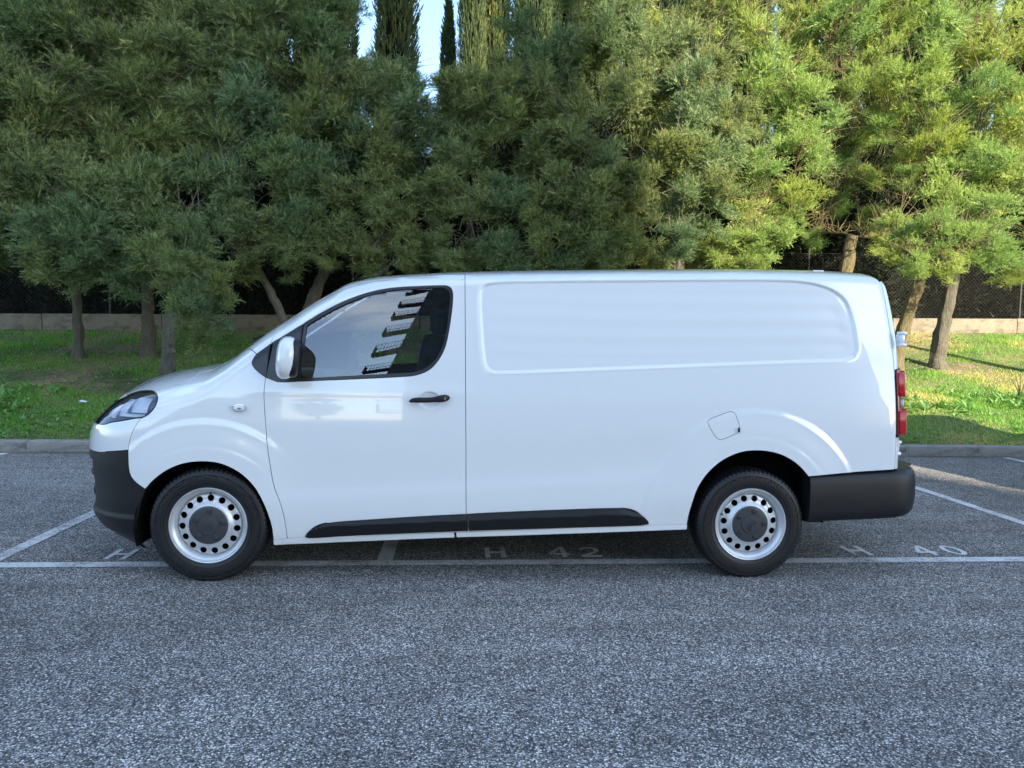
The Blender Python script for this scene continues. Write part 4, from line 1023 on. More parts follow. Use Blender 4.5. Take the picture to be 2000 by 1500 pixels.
# canopy clumps read off the photograph: px, py, radius px, distance, (tone)
shade = """60,70,125,9.2 200,85,130,9.6 330,60,115,9.4 -60,200,140,8.6 60,230,115,8.2 160,215,100,8.6 290,165,125,8.9 410,160,115,9.0 520,110,115,9.3 620,95,100,9.4 655,190,80,9.0
330,285,110,8.2 235,330,100,8.0 420,290,105,8.4 520,245,105,8.6 600,235,90,8.8 30,370,90,7.6 110,400,105,7.2 130,470,90,6.9 205,480,85,6.9 90,520,60,6.8 165,530,55,6.8
240,420,100,7.3 340,410,105,7.5 300,500,80,6.9 255,530,60,6.8 380,490,75,7.1 360,545,62,5.5 400,600,62,5.3 355,600,50,5.3 395,660,45,5.2 430,560,50,5.4 335,530,45,5.5
450,380,105,7.8 545,370,90,8.0 590,430,75,7.8 480,460,70,7.6 555,470,62,7.6 640,450,65,7.8 620,330,85,8.3 700,275,85,8.6 690,170,60,8.9 760,200,70,8.8 820,235,75,8.7 750,310,70,8.2
690,385,65,8.0 755,415,60,7.9 720,480,50,7.8 640,505,45,7.6 800,470,55,8.0 900,210,80,8.8 985,150,70,9.0 1065,140,85,9.0 1140,110,90,9.1 990,235,95,8.6 1100,235,95,8.7 915,290,75,8.5
1060,305,85,8.3 1135,290,85,8.2 1180,340,85,8.0 860,385,75,8.1 945,410,65,8.0 1020,400,75,7.9 1100,405,95,7.7 1180,425,85,7.6 1060,475,65,7.5 1150,490,65,7.4 985,480,55,7.6 1230,385,75,7.7
1225,190,95,8.6 1300,120,95,8.8 1215,70,75,9.0 1345,220,85,8.4 1385,140,75,8.6 1400,300,90,8.0 1310,330,85,8.0 1335,415,80,7.6 1255,470,65,7.4 1320,480,55,7.3 1440,240,60,7.9 850,480,50,8.0 1390,370,60,7.4
60,-60,150,9.5 250,-60,150,9.7 430,-30,120,9.6 540,0,90,9.7 1130,0,80,9.5 1250,-30,100,9.3 1380,20,80,9.2 20,150,110,9.0 660,20,60,9.8 -40,480,80,7.5 -100,350,120,8 1010,60,50,9.4 1340,500,55,8.2 1290,525,45,8 1150,530,45,7.8 480,515,50,7.7 560,515,45,7.7 715,525,45,7.7 800,515,45,7.8 880,520,45,7.8 1010,520,50,7.6 1095,525,50,7.5 1200,520,50,7.4 940,500,50,8 735,215,55,10.2 740,290,50,10.2 858,300,65,10.2 842,375,60,10.2 800,150,45,10 850,265,70,9.4 845,350,65,9.2 590,190,60,9.8 735,150,45,9.6"""
lit = """1460,60,85,9.0 1500,140,90,8.8 1570,60,80,9.4 1560,200,85,8.8 1480,330,80,8.6 1455,430,65,8.2 1440,480,60,7.8 1500,475,62,7.6 1395,490,55,7.9 1570,300,75,8.8 1560,380,60,8.6 1500,240,70,9.2
1650,50,90,9.2 1745,40,90,9.3 1840,60,95,9.2 1935,100,90,9.0 1700,140,70,9.3 1800,170,95,8.9 1900,200,95,8.7 1985,240,90,8.5 1630,240,55,9.3 1720,250,50,9.3 1830,290,90,8.5 1920,320,95,8.2
1990,360,80,8.0 1850,390,80,8.0 1770,350,45,8.6 1930,430,75,7.6 1750,450,62,7.4 1820,460,75,7.0 1885,470,65,6.9 1790,520,58,6.9 1860,530,50,6.8 1945,500,65,6.9 1745,500,40,7.2 1985,540,42,7.0 2060,120,110,8.8
2080,330,110,8.2 2070,480,90,7.4 1280,60,60,10.4 1180,90,60,10.6 1310,210,55,10.4 1290,300,60,10.2 1630,-40,100,9.4 1800,-60,120,9.4 1980,-40,110,9.2 1300,420,50,9.6 1440,-30,80,9.4 1660,170,45,9.2 1430,380,60,9.4 1600,130,55,9.6 1490,400,60,9.8 1615,330,60,10.0 1560,270,60,10.0 1690,260,60,10.2 1760,240,60,10.2 1780,330,55,10.0 1700,350,50,10.0 1660,300,45,10.2 1870,470,60,9.4 1960,300,70,9.8 1900,90,80,10.0 1560,20,70,10 1720,180,60,10.2 1640,400,45,9.9 1420,250,60,10.2 1380,340,50,10.2 1510,180,60,10.2 1540,440,55,9.6 1590,470,40,9.9 1700,430,45,9.4 1410,515,50,8 1475,520,50,8 1720,480,40,8.6"""
# tree bases (photo px along the bank, lot distance) ; crooked trunks
TREES = [
 dict(n='tamarisk_tree', px=-70, y=8.4, c='s', lab='shaded feathery tree at the left edge with its trunk just out of frame'),
 dict(n='tamarisk_tree', px=152, y=8.9, c='s', fork=(148, 505), r=.078, lab='shaded feathery tree on the slim straight trunk furthest left on the bank'),
 dict(n='tamarisk_tree', px=290, y=9.2, c='s', fork=(287, 525), r=.115, lab='shaded feathery tree on the thick straight dark trunk, second from left'),
 dict(n='tamarisk_tree', px=325, y=6.95, c='s', fork=(333, 610), r=.105, lab='small low tree drooping foliage over a short stump near the van bonnet'),
 dict(n='tamarisk_tree', px=585, y=8.0, c='s', fork=(500, 520), via=(555, 610), r=.075, lab='shaded tree whose thin trunk leans left behind the van windscreen'),
 dict(n='tamarisk_tree', px=585, y=8.6, c='s', fork=(640, 520), via=(602, 590), r=.12, lab='shaded tree with mossy trunk leaning right just above the van bonnet end'),
 dict(n='tamarisk_tree', px=760, y=8.9, c='s', fork=(745, 430), r=.09, lab='shaded feathery tree rising behind the cab roof and its aerial'),
 dict(n='tamarisk_tree', px=917, y=9.0, c='s', fork=(917, 420), r=.07, lab='dark green tree on a slender upright trunk behind the join of cab and body'),
 dict(n='tamarisk_tree', px=1110, y=8.4, c='s', fork=(1120, 400), r=.10, lab='bluish green tree behind the middle of the load body'),
 dict(n='tamarisk_tree', px=1330, y=8.2, c='s', fork=(1320, 350), r=.11, lab='green tree with a shaded face in front of sunlit foliage, right of centre'),
 dict(n='tamarisk_tree', px=1450, y=9.0, c='l', fork=(1470, 420), r=.09, lab='sunlit yellow-green tree with a round low bush-like skirt above the van roof'),
 dict(n='tamarisk_tree', px=1640, y=8.9, c='l', fork=(1665, 460), via=(1645, 560), r=.14, lab='sparse sunlit tree with bare forking pale limbs above the rear of the van'),
 dict(n='tamarisk_tree', px=1752, y=7.9, c='l', fork=(1800, 545), via=(1768, 610), r=.12, lab='sunlit tree with a yellow lichened trunk right behind the rear door hinge'),
 dict(n='tamarisk_tree', px=1833, y=8.6, c='l', bark='d', fork=(1868, 520), via=(1846, 610), r=.125, lab='sunlit tree on the dark leaning trunk standing alone on the right lawn'),
 dict(n='tamarisk_tree', px=2040, y=8.2, c='l', fork=(2030, 480), r=.12, lab='sunlit tree at the right edge with its trunk just out of frame'),
]
def zb(x, y): return float(bank_z(np.array(x), np.array(y)))
rt = random.Random(21)
for T_ in TREES:
    p = at(T_['px'], 660, T_['y']); T_['b'] = np.array([p[0], T_['y'], zb(p[0], T_['y'])-.03]); T_['cl'] = []
    T_['f'] = at(*T_.get('fork', (T_['px'], 500)), T_['y']-.1)
def parse(s): return [tuple(float(q) for q in w.split(',')) for w in s.split()]
own = {}
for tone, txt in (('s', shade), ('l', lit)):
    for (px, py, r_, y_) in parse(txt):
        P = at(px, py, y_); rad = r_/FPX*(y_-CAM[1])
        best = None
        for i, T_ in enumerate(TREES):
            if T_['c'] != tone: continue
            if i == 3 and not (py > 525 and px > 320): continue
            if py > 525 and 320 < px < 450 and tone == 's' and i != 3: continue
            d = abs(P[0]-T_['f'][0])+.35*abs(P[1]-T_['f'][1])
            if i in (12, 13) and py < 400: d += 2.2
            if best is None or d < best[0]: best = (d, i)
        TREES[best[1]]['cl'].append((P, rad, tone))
def bez(a, b_, c, n=8):
    t = np.linspace(0, 1, n)[:, None]; return (1-t)**2*a+2*t*(1-t)*b_+t*t*c
for ti, T_ in enumerate(TREES):
    litt = T_['c'] == 'l'; bark = M_BARKL if litt and 'bark' not in T_ else M_BARK
    root = empty(T_['n'], tuple(T_['b']), label=T_['lab'], cat='tree', group='feathery trees along the grass bank')
    b0 = T_['b']; f0 = T_['f']; r_ = T_.get('r', .11)
    mid = at(*T_['via'], T_['y']-.05) if 'via' in T_ else (b0+f0)/2+np.array([rt.uniform(-.06, .06), 0, 0])
    path = [b0+np.array([0, 0, -.15]), b0+np.array([rt.uniform(-.01, .01), 0, .05])]+[q+np.array([rt.uniform(-.012, .012), rt.uniform(-.012, .012), 0]) for q in bez(b0+np.array([0, 0, .2]), mid, f0, 16)]
    rads = [r_*1.7, r_*1.38]+list(np.linspace(r_*1.08, r_*.72, 16)*(1+np.array([rt.uniform(-.08, .08) for _ in range(16)])))
    MB().tube([p-b0 for p in path], rads, 24, True, .10).build('trunk', bark, root)
    br = MB()
    nodes = [(f0, r_*.72)]                      # skeleton points a new limb may leave from
    for (P, rad, tone) in sorted(T_['cl'], key=lambda c: np.linalg.norm(c[0]-f0)):
        cost = [np.linalg.norm(P-q)+.25*np.linalg.norm(q-f0)+(.6 if q[2] > P[2]+.1 else 0) for q, _ in nodes]
        s, rs = nodes[int(np.argmin(cost))]; d = P-s; ln = np.linalg.norm(d)
        ra = min(rs*.78, .009+.015*ln**.8)
        ctrl = s+d*.45+np.array([rt.uniform(-.3, .3)*ln*.6, rt.uniform(-.1, .2)*ln*.5, .18*ln*rt.uniform(.2, 1)])
        pts = bez(s, ctrl, P+np.array([0, 0, rad*.3]), 10)
        pts[1:-1] += np.array([[rt.uniform(-.04, .04)*ln*.5 for _ in range(3)] for _ in range(8)])
        rr_ = np.linspace(ra, .007, 10); br.tube([p-b0 for p in pts], rr_, 6, False)
        nodes += [(pts[k_], rr_[k_]) for k_ in (2, 4, 6, 8)]
        for q in range(6 if not litt else 24):
            k_ = rt.randint(2, 9); a = pts[k_]; dd = np.array([rt.gauss(.3 if litt else 0, 1), rt.gauss(0, .7), rt.uniform(.1, 1.6)]); dd *= rad*rt.uniform(.6, 1.5)/np.linalg.norm(dd)
            w = bez(a, a+dd*.5+np.array([rt.uniform(-.1, .1), 0, rt.uniform(-.05, .15)]), a+dd, 5); br.tube([p-b0 for p in w], np.linspace(.0105, .0025, 5), 4, False)
    br.build('branches', bark, root)
    for (P, rad, tone) in T_['cl']:
        sc = rad*(1.02 if tone == 's' else .95)
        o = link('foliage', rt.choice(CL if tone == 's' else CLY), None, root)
        o.location = Vector(P-b0); o.scale = (sc*rt.uniform(.9, 1.2), sc*rt.uniform(.8, 1.0), sc*rt.uniform(.9, 1.15)); o.rotation_euler = (rt.uniform(-.45, .45), rt.uniform(-.55, .55), rt.uniform(0, 6.28))

# cypresses behind
def cypress_mesh(seed, H_=12.5, W_=.62):
    rng = np.random.default_rng(seed); N = 5200
    h_ = rng.uniform(0, 1, N)**.9; prof = W_*np.interp(h_, [0, .06, .3, .7, .9, 1], [.6, .85, 1, .8, .42, .05])
    ph = rng.uniform(0, 2*math.pi, N); rr = prof*(rng.uniform(.78, 1.04, N)+.10*np.sin(ph*5+h_*30)+.06*np.sin(ph*9-h_*55))
    P = np.stack([rr*np.cos(ph), rr*np.sin(ph), h_*H_], 1)
    D = np.stack([np.cos(ph)*.38, np.sin(ph)*.38, np.full(N, 1.)], 1)+rng.normal(size=(N, 3))*.13
    V, F = sprays(P, D, rng.uniform(.22, .46, N), rng, 11, .45, .034, 0, .5)
    tint = np.repeat(np.clip(rng.normal(.45, .22, N), 0, 1), 33); me = leafmesh('cypress_foliage', V, F, tint, (M_CYP,))
    return me
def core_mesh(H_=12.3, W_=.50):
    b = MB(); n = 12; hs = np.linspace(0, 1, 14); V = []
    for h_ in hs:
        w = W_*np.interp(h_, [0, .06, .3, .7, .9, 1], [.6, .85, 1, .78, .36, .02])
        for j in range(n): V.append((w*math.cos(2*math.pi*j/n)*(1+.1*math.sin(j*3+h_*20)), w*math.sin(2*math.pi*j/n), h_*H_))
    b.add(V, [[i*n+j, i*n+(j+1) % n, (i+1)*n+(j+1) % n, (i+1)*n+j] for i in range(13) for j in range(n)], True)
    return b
CYM = [cypress_mesh(31), cypress_mesh(32)]
core0 = core_mesh(); coreo = None; trk = None
cyp = [(-330, 14.5, 12.5, .9), (-240, 14.0, 12, .9), (-150, 14.4, 12.8, .95), (-60, 14.0, 12.2, 1), (30, 14.3, 13, 1), (120, 14, 12, 1), (205, 14.4, 12.6, .95), (290, 14, 12.2, 1), (372, 14.3, 11.9, .95), (450, 14, 12.3, .9), (530, 14.2, 11.6, .75), (606, 14.0, 11.6, .62), (655, 14.3, 11.4, .86),
       (770, 13.8, 12.4, .80), (914, 14.0, 12.2, .52), (957, 14.5, 11.8, .66), (870, 14.9, 8.35, .45), (1030, 14.1, 12, .8), (1085, 14.6, 11.3, .75), (1150, 14.0, 12.5, .9), (1230, 14.4, 12, .9), (1310, 14, 11.8, .9), (1385, 14.3, 12.3, .8), (1450, 14, 11.9, .75), (1535, 14.4, 11.2, .8), (1610, 14, 11.9, .9), (1700, 14.4, 12.2, 1), (1780, 14, 11.6, .95), (1862, 14.3, 11.4, .85), (1944, 14.2, 9.9, .5), (2010, 13.6, 10.4, .85), (2090, 14.2, 11.6, 1), (2180, 14, 12, 1), (2270, 14.4, 12, 1)]
ORD = 'first second third fourth fifth sixth seventh eighth ninth tenth eleventh twelfth thirteenth fourteenth fifteenth sixteenth seventeenth eighteenth'.split()
for i, (px, y_, h_, w_) in enumerate(cyp):
    P = at(px, 660, y_); z0 = 1.5+.0135*(P[0]+9.5)
    special = {770: 'broad dark cypress standing alone between the two blue sky gaps', 914: 'narrow dark cypress just right of the larger blue sky gap', 957: 'narrow cypress touching its slim neighbour right of the sky gap', 870: 'short thin cypress tip poking into the bottom of the sky gap',
               606: 'slim cypress in the small sky gap at the top left of centre', 655: 'pale shaded cypress left of the first blue sky gap', 1944: 'short pointed cypress tip near the top right corner', 2010: 'dark rounded evergreen in the top right corner'}
    o = empty('cypress_tree', (P[0], y_, z0), label=special.get(px, 'dark columnar cypress in the screen behind the feathery trees, %s from the %s edge' % (ORD[i if i < 17 else len(cyp)-1-i], 'left' if i < 17 else 'right')), cat='tree', group='columnar cypresses behind the feathery trees')
    s_ = h_/12.5
    f_ = link('foliage', CYM[i % 2], None, o); f_.scale = (w_/.62*.62, w_/.62*.62, s_); f_.rotation_euler = (0, 0, i*1.7)
    if coreo is None: c_ = core0.build('dark_core', M_CORE, o); coreo = c_.data
    else: c_ = link('dark_core', coreo, None, o)
    c_.scale = (w_*.93, w_*.93, s_)
    if trk is None: t_ = MB().tube([(0, 0, -.2), (0, 0, 1.2)], [.14, .11], 8).build('trunk', M_BARK, o); trk = t_.data
    else: link('trunk', trk, None, o)

# hedge behind the wall, near black for the deep shade under the trees
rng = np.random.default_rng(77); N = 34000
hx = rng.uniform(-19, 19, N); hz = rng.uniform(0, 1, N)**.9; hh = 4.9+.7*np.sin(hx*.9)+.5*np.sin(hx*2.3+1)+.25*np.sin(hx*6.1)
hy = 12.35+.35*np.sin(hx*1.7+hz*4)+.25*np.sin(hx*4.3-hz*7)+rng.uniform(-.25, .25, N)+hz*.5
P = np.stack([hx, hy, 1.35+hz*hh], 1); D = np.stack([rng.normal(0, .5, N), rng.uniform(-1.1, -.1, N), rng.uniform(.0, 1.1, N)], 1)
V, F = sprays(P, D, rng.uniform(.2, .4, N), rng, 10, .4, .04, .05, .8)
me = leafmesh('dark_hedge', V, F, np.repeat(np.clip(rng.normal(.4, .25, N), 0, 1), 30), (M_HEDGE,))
hedge = empty('dark_hedge', (0, 0, 0), label='tall hedge behind the low wall, coloured near black for shade, filling the gaps under the trees', cat='hedge')
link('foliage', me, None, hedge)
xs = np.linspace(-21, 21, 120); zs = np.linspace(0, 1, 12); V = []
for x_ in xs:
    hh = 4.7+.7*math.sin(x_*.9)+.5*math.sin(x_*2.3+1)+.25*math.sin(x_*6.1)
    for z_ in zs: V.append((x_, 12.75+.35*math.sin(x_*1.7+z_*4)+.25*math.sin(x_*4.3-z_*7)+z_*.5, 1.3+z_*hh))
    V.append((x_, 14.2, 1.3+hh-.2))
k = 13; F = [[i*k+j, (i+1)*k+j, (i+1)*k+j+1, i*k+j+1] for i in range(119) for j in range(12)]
obj('dark_core', V, F, M_CORE, hedge, smooth=True)

# ---------------------------------------------------------------- grass
rng = np.random.default_rng(5)
def vn(x, y, f, s):   # cheap smooth noise 0..1
    return .5+.5*np.sin(x*f+1.7*np.sin(y*f*.8+s)+s)*np.cos(y*f*1.1+1.3*np.sin(x*f*.7+2*s))
N = 520000
gx = rng.uniform(-13, 14, N); gy = 4.82+rng.uniform(0, 1, N)**1.15*(WY-4.85)
dens = .35+.65*vn(gx, gy, 1.1, 1.)*.6+.4*vn(gx, gy, 2.9, 2.2)
bare = sstep(.72, .9, vn(gx*.7, gy*1.6, 1.0, 4.3))*sstep(5.4, 6.6, gy)*.9
vis = ((gx < -1.2) | (gx > 4.2))
keep = rng.uniform(0, 1, N) < dens*(1-bare)*np.where(vis, 1, .35)
gx, gy = gx[keep], gy[keep]; N = len(gx); gz = bank_z(gx, gy)-.004
tuft = vn(gx, gy, 4.5, .3)*vn(gx, gy, 1.7, 2.)
hgt = (.028+.075*tuft**1.5)*rng.uniform(.5, 1.4, N)*np.where(gy < 5.0, .6, 1)
ang = rng.uniform(0, 2*math.pi, N); lean = rng.uniform(.2, 1.1, N)
w = rng.uniform(.006, .013, N)
a = np.stack([gx-np.cos(ang)*w/2, gy-np.sin(ang)*w/2, gz], 1); b_ = np.stack([gx+np.cos(ang)*w/2, gy+np.sin(ang)*w/2, gz], 1)
an2 = ang+rng.normal(0, .7, N)+math.pi/2; c = np.stack([gx+np.cos(an2)*hgt*lean, gy+np.sin(an2)*hgt*lean, gz+hgt], 1)
V = np.stack([a, b_, c], 1).reshape(-1, 3)
dry = sstep(.45, .85, vn(gx, gy, 1.3, 3.1))*sstep(3.5, 5, gx)*.45+.06*(gx > 4)
tint = np.clip(rng.normal(.36, .17, N)+dry+.35*(rng.uniform(0, 1, N) < .06), 0, 1)
me = leafmesh('grass', V, np.arange(len(V)).reshape(-1, 3), np.repeat(tint, 3), (M_GRASS,)); link('grass', me, None, kind='stuff')
# broad-leaved weeds and clover
def leaves(gx, gy, L, up, name, m_, seed, kmax=7):
    rng = np.random.default_rng(seed); N = len(gx); V = []; k = kmax
    gz = bank_z(gx, gy); ang = rng.uniform(0, 2*math.pi, (N, k)); Lk = L[:, None]*rng.uniform(.6, 1.2, (N, k)); el = rng.uniform(.15, 1.0, (N, k))*up
    d = np.stack([np.cos(ang)*np.cos(el), np.sin(ang)*np.cos(el), np.sin(el)], -1); s = np.stack([-np.sin(ang), np.cos(ang), 0*ang], -1)
    o = np.stack([gx, gy, gz+.004], 1)[:, None]+d*(.15*Lk)[..., None]
    w = Lk*.17
    p0 = o; p1 = o+d*(Lk*.5)[..., None]+s*w[..., None]; p2 = o+d*Lk[..., None]*.98; p2[..., 2] -= Lk*.12; p3 = o+d*(Lk*.5)[..., None]-s*w[..., None]
    V = np.stack([p0, p1, p2, p3], 2).reshape(-1, 3); F = np.arange(len(V)).reshape(-1, 4)
    return leafmesh(name, V, F, np.repeat(np.clip(rng.normal(.45, .22, N*k), 0, 1), 4), (m_,))
N = 26000; gx = rng.uniform(-13, 14, N); gy = 4.85+rng.uniform(0, 1, N)**1.1*6.2
p_ = np.where(gx < 0, sstep(.35, .7, vn(gx, gy, 1.3, 7.))*(.35+.65*np.exp(-((gy-6.4)/.8)**2))+.5*(gy < 5.9), .35*sstep(.4, .8, vn(gx, gy, 1.6, 5.)))
vis = ((gx < -1.2) | (gx > 4.2)); k_ = (rng.uniform(0, 1, N) < p_) & vis; gx, gy = gx[k_], gy[k_]
L = np.where((gy > 5.9) & (gy < 7.1), .13, .06)*rng.uniform(.6, 1.4, len(gx))
link('weeds', leaves(gx, gy, L, 1.0, 'weeds', M_WEED, 9), None, kind='stuff')
# tiny flowers
fx = np.concatenate([rng.uniform(-9, -3.2, 60), rng.uniform(5, 9, 6)]); fy = np.concatenate([rng.normal(6.3, .6, 60), rng.uniform(5, 8, 6)]); fz = bank_z(fx, fy)+rng.uniform(.05, .10, 66)
V = []; F = []; V2 = []; F2 = []
for i, (x_, y_, z_) in enumerate(zip(fx, fy, fz)):
    tgt, tf = (V, F) if i % 3 else (V2, F2); o = len(tgt); r_ = rng.uniform(.005, .010)
    tgt += [(x_+r_*math.cos(a), y_+r_*math.sin(a)*.8, z_+r_*.5*math.sin(a)) for a in np.linspace(0, 2*math.pi, 6)[:-1]]+[(x_, y_, z_-.012)]
    tf += [[o, o+1, o+2, o+3, o+4]]+[[o+j, o+5, o+(j+1) % 5] for j in range(5)]
obj('white_flowers', V, F, M_FLOW, kind='stuff'); obj('yellow_flowers', V2, F2, M_FLOWY, kind='stuff')
# fallen leaves and twig bits
rng = np.random.default_rng(17); N = 5200
lx = rng.uniform(-12, 13, N); ly = np.where(rng.uniform(0, 1, N) < .93, rng.uniform(4.9, 11, N), 4.6-rng.exponential(.10, N)); onb = ly > 4.8; ly = np.where(~onb & (rng.uniform(0, 1, N) < .12), rng.uniform(-3, 4.5, N), ly)
lz = np.where(onb, bank_z(lx, ly)+.012, .006); a_ = rng.uniform(0, 6.28, N); r_ = rng.uniform(.006, .017, N)
c_ = np.stack([lx, ly, lz], 1); d1 = np.stack([np.cos(a_), np.sin(a_), rng.uniform(0, .4, N)], 1)*r_[:, None]; d2 = np.stack([-np.sin(a_), np.cos(a_), rng.uniform(0, .4, N)], 1)*r_[:, None]*.45
V = np.stack([c_-d1, c_+d2, c_+d1, c_-d2], 1).reshape(-1, 3)
link('fallen_leaves', leafmesh('fallen_leaves', V, np.arange(len(V)).reshape(-1, 4), np.repeat(rng.uniform(0, 1, N), 4), (m_leaf('dry_leaves', (.16, .10, .05), (.30, .21, .10), (.50, .42, .24), .1),)), None, kind='stuff')
# scrap of paper
P = at(160, 747, 6.2); zz = zb(P[0], 6.2)+.05
V = [(P[0]-.07, 6.15, zz), (P[0]-.02, 6.12, zz+.03), (P[0]+.07, 6.16, zz+.01), (P[0]+.05, 6.24, zz+.02), (P[0]-.04, 6.25, zz+.04), (P[0], 6.18, zz+.035)]
obj('paper_scrap', V, [[0, 1, 5], [1, 2, 5], [2, 3, 5], [3, 4, 5], [4, 0, 5]], mat('paper', (.8, .8, .8), .8), label='crumpled white scrap of paper lying in the weeds on the left bank', cat='litter')
# young sapling at the right edge of the lawn
P = at(1996, 705, 6.9); z_ = zb(P[0], 6.9); sp = empty('sapling', (P[0], 6.9, z_), label='thin bare young sapling on the lawn at the right edge', cat='plant')
b = MB(); rs_ = random.Random(8)
for q in range(7): e = (rs_.uniform(-.16, .16), rs_.uniform(-.1, .1), rs_.uniform(.3, .55)); b.tube([(0, 0, 0), (e[0]*.3, e[1]*.3, e[2]*.5), e], [.012, .008, .003], 5, False)
b.build('stem', M_BARKL, sp)

# ---------------------------------------------------------------- apartment block behind the camera (casts the shade, mirrored in the window)
M_FAC = m_concrete('backlit_block_render', (.10, .11, .11), (.07, .075, .075), .3)  # facade colour darkened so the block reads as a backlit silhouette
M_WIN = mat('block_window', (.02, .025, .03), .1, 0, .6)
M_SLAB = mat('backlit_balcony_concrete', (.06, .06, .062), .8)  # slab colour darkened to stand in for backlit shade
M_RAIL = mat('balcony_railing', (.04, .04, .045), .5, .3)

BX0, BX1, BYF, BH, FL = -4.6, 33.5, -50.0, 44.8, 3.2
blk = empty('apartment_block', ((BX0+BX1)/2, BYF-7, 0), label='tall apartment block coloured dark as if backlit, with end balconies standing behind the camera, mirrored in the cab window', cat='building')
def off(c): return (c[0]-(BX0+BX1)/2, c[1]-(BYF-7), c[2])
MB().box(off(((BX0+BX1)/2, BYF-7, BH/2)), (BX1-BX0, 14, BH)).build('wall', M_FAC, blk)
MB().box(off(((BX0+BX1)/2, BYF-7, BH+.25)), (BX1-BX0+.5, 14.5, .5)).build('roof', M_SLAB, blk)
wm_ = None; bm_ = None
for fl in range(14):
    for k in range(9):
        xw = BX0+2.4+k*4.2
        if wm_ is None: o = MB().box((0, 0, 0), (1.7, .06, 1.4)).build('window', M_WIN, blk); wm_ = o.data
        else: o = link('window', wm_, None, blk)
        o.location = off((xw, BYF+.02, fl*FL+1.75))
    if bm_ is None:
        b = MB(); b.box((-1.0, -.9, 0), (2.0, 2.0, .20)); o = b.build('balcony', M_SLAB, blk); bm_ = o.data
        b = MB()
        for z_ in (.45, 1.15): b.tube([(-1.95, -1.85, z_), (-1.95, .05, z_), (0, .05, z_)], .035, 5)
        for q in range(8): b.tube([(-1.95, -1.85+q*.27, .1), (-1.95, -1.85+q*.27, 1.15)], .02, 4)
        for q in range(9): b.tube([(-1.95+q*.235, .05, .1), (-1.95+q*.235, .05, 1.15)], .02, 4)
        rl_ = b.build('railing', M_RAIL, o); rm_ = rl_.data
    else: o = link('balcony', bm_, None, blk); link('railing', rm_, None, o)
    o.location = off((BX0, BYF-.1, fl*FL+3.1 if fl < 13 else fl*FL+.2))
# low houses added out of view, so the paint mirrors a skyline
M_HW = m_concrete('house_render', (.45, .42, .36), (.35, .33, .28), .5); M_RT = mat('roof_tiles', (.22, .09, .05), .85)
for i_, (hx_, hy_, hw_, hd_, hh_, lb) in enumerate(((-19, -46, 11, 8, 5.6, 'nearest added low house left of the apartment block'), (-33, -52, 13, 9, 7.6, 'added two-storey house second from the apartment block'), (-49, -50, 10, 8, 5.0, 'small added low house third from the apartment block'), (-66, -56, 16, 10, 8.2, 'wide added two-storey house furthest left behind the camera'))):
    hs = empty('house', (hx_, hy_, 0), label=lb, cat='house', group='added houses behind the camera')
    MB().box((0, 0, hh_/2), (hw_, hd_, hh_)).build('wall', M_HW, hs)
    V = [(-hw_/2-.4, -hd_/2-.4, hh_), (hw_/2+.4, -hd_/2-.4, hh_), (hw_/2+.4, hd_/2+.4, hh_), (-hw_/2-.4, hd_/2+.4, hh_), (-hw_/2-.4, 0, hh_+2.2), (hw_/2+.4, 0, hh_+2.2)]
    obj('roof', V, [[0, 1, 5, 4], [2, 3, 4, 5], [1, 2, 5], [3, 0, 4], [3, 2, 1, 0]], M_RT, hs)
    for k_ in range(3):
        for z_ in ((1.5, 4.4) if hh_ > 7 else (1.6,)): MB().box((-hw_/2+hw_*(k_+.5)/3, hd_/2+.02, z_+.2), (1.3, .06, 1.3)).build('window', M_WIN, hs)
# unseen trees added to break up the bright streak mirrored in the door
for i_, (tx_, ty_, th_) in enumerate(((-7.5, -33, 3.6), (-11.5, -36, 4.6), (-17, -31, 4.0), (-24, -38, 5.4), (-32, -34, 4.4), (-41, -40, 5.6))):
    tr_ = empty('added_tree', (tx_, ty_, 0), label='small round-crowned tree added unseen behind the camera, %s from the apartment block' % ORD[i_], cat='tree', group='added trees behind the camera')
    MB().tube([(0, 0, -.1), (.05, 0, th_*.35), (0, .05, th_*.7)], [.14, .11, .07], 10).build('trunk', M_BARK, tr_)
    for k_ in range(5):
        o = link('foliage', CL[(i_+k_) % NT], None, tr_); a_ = k_*1.26+i_
        o.location = (math.cos(a_)*th_*.16, math.sin(a_)*th_*.16, th_*(.62+.08*(k_ % 3))); o.scale = (th_*.24,)*3; o.rotation_euler = (0, 0, a_)
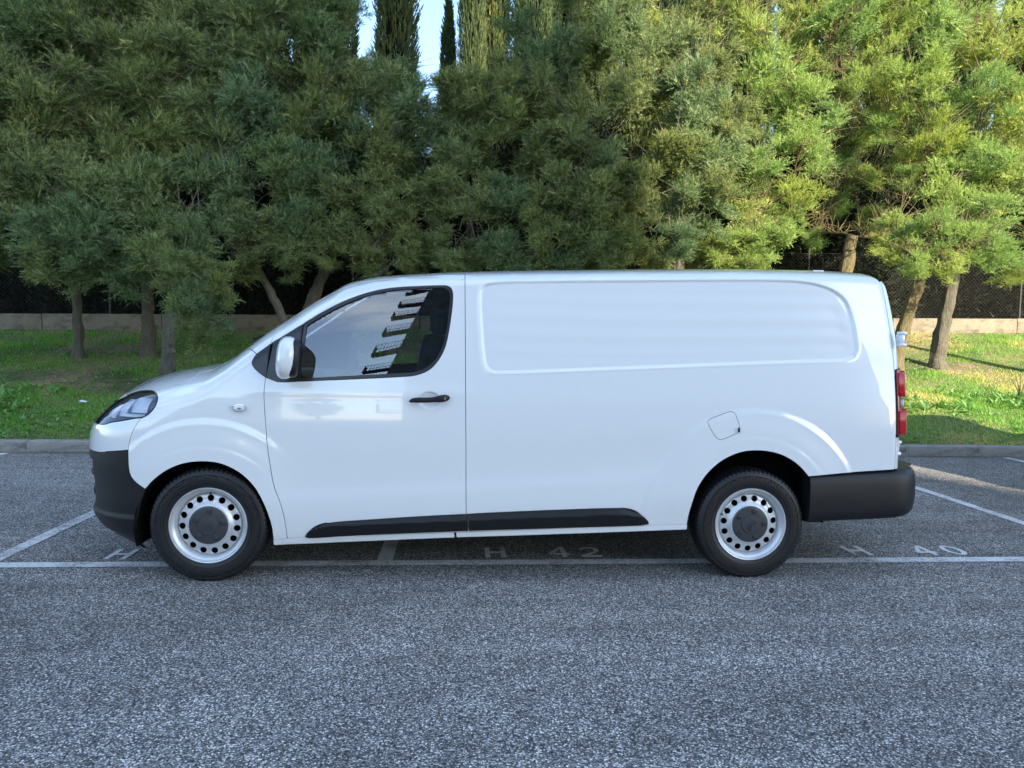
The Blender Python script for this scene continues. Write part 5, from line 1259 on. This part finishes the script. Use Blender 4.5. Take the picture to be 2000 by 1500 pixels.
# neighbour van parked nose-in just outside the right edge: its shadow lies across the kerb
PX0, PX1, PY0, PY1, PH = 6.86, 8.66, -1.15, 3.55, 1.86
pv = empty('parked_van', (7.76, 1.2, 0), label='silver van parked nose-in beyond the right edge of the picture, shading the kerb', cat='van')
M_SILV = mat('silver_car_paint', (.42, .43, .45), .35, .3, .5, 1)
def sec(y):  # half width, top height
    t = (y-PY0)/(PY1-PY0)
    return (.88+.02*math.sin(t*3.1), float(np.interp(t, [0, .02, .1, .16, .32, .40, .9, .98, 1], [.7, .86, .98, 1.03, 1.72, 1.84, PH, 1.83, 1.75])))
V = []; n = 20; ys_ = np.linspace(PY0, PY1, 30)
for i, y_ in enumerate(ys_):
    w_, h_ = sec(y_); e = min(1, .86+.14*math.sin(math.pi*min(1, max(0, (i+.3)/29)))) if i in (0, 29) else 1
    pr = [(-w_*.96, .25), (-w_, .45), (-w_, min(.95, h_*.85)), (-w_*.86, h_-.14), (-w_*.78, h_-.03), (-w_*.5, h_), (w_*.5, h_), (w_*.78, h_-.03), (w_*.86, h_-.14), (w_, min(.95, h_*.85)), (w_, .45), (w_*.96, .25)]
    V += [(x_*e, y_-1.2, z_) for x_, z_ in pr]
k = 12; F = [[i*k+j, i*k+(j+1) % k, (i+1)*k+(j+1) % k, (i+1)*k+j] for i in range(29) for j in range(k)]+[list(range(k))[::-1], [29*k+j for j in range(k)]]
b = MB(); b.add(V, F, True); b.build('body', M_SILV, pv)
MB().box((-.845, -.55, 1.25), (.03, 1.1, .5), .01, ).box((.845, -.55, 1.25), (.03, 1.1, .5), .01).build('side_window', M_WIN, pv)
MB().box((0, PY1-1.2+.0, 1.35), (1.3, .04, .55), .015).build('rear_window', M_WIN, pv)
for sx in (-1, 1): MB().box((sx*.82, PY1-1.2-.0, .95), (.12, .06, .45), .02).build('tail_light', M_RED, pv)
for sx, yy in ((-1, -1.5), (1, -1.5), (-1, 1.45), (1, 1.45)):
    w = bpy.data.objects.new('wheel', None); COL.objects.link(w); w.parent = pv; w.location = (sx*.92, yy, .334); w.rotation_euler = (0, 0, -sx*math.pi/2*-1 if sx < 0 else math.pi/2)
    w.rotation_euler = (0, 0, -math.pi/2 if sx < 0 else math.pi/2)
    for k_ in ('tyre', 'rim', 'brake_disc', 'hub_cap'): link(k_, wmesh[k_], None, w)
print('all done', time.time()-T0)
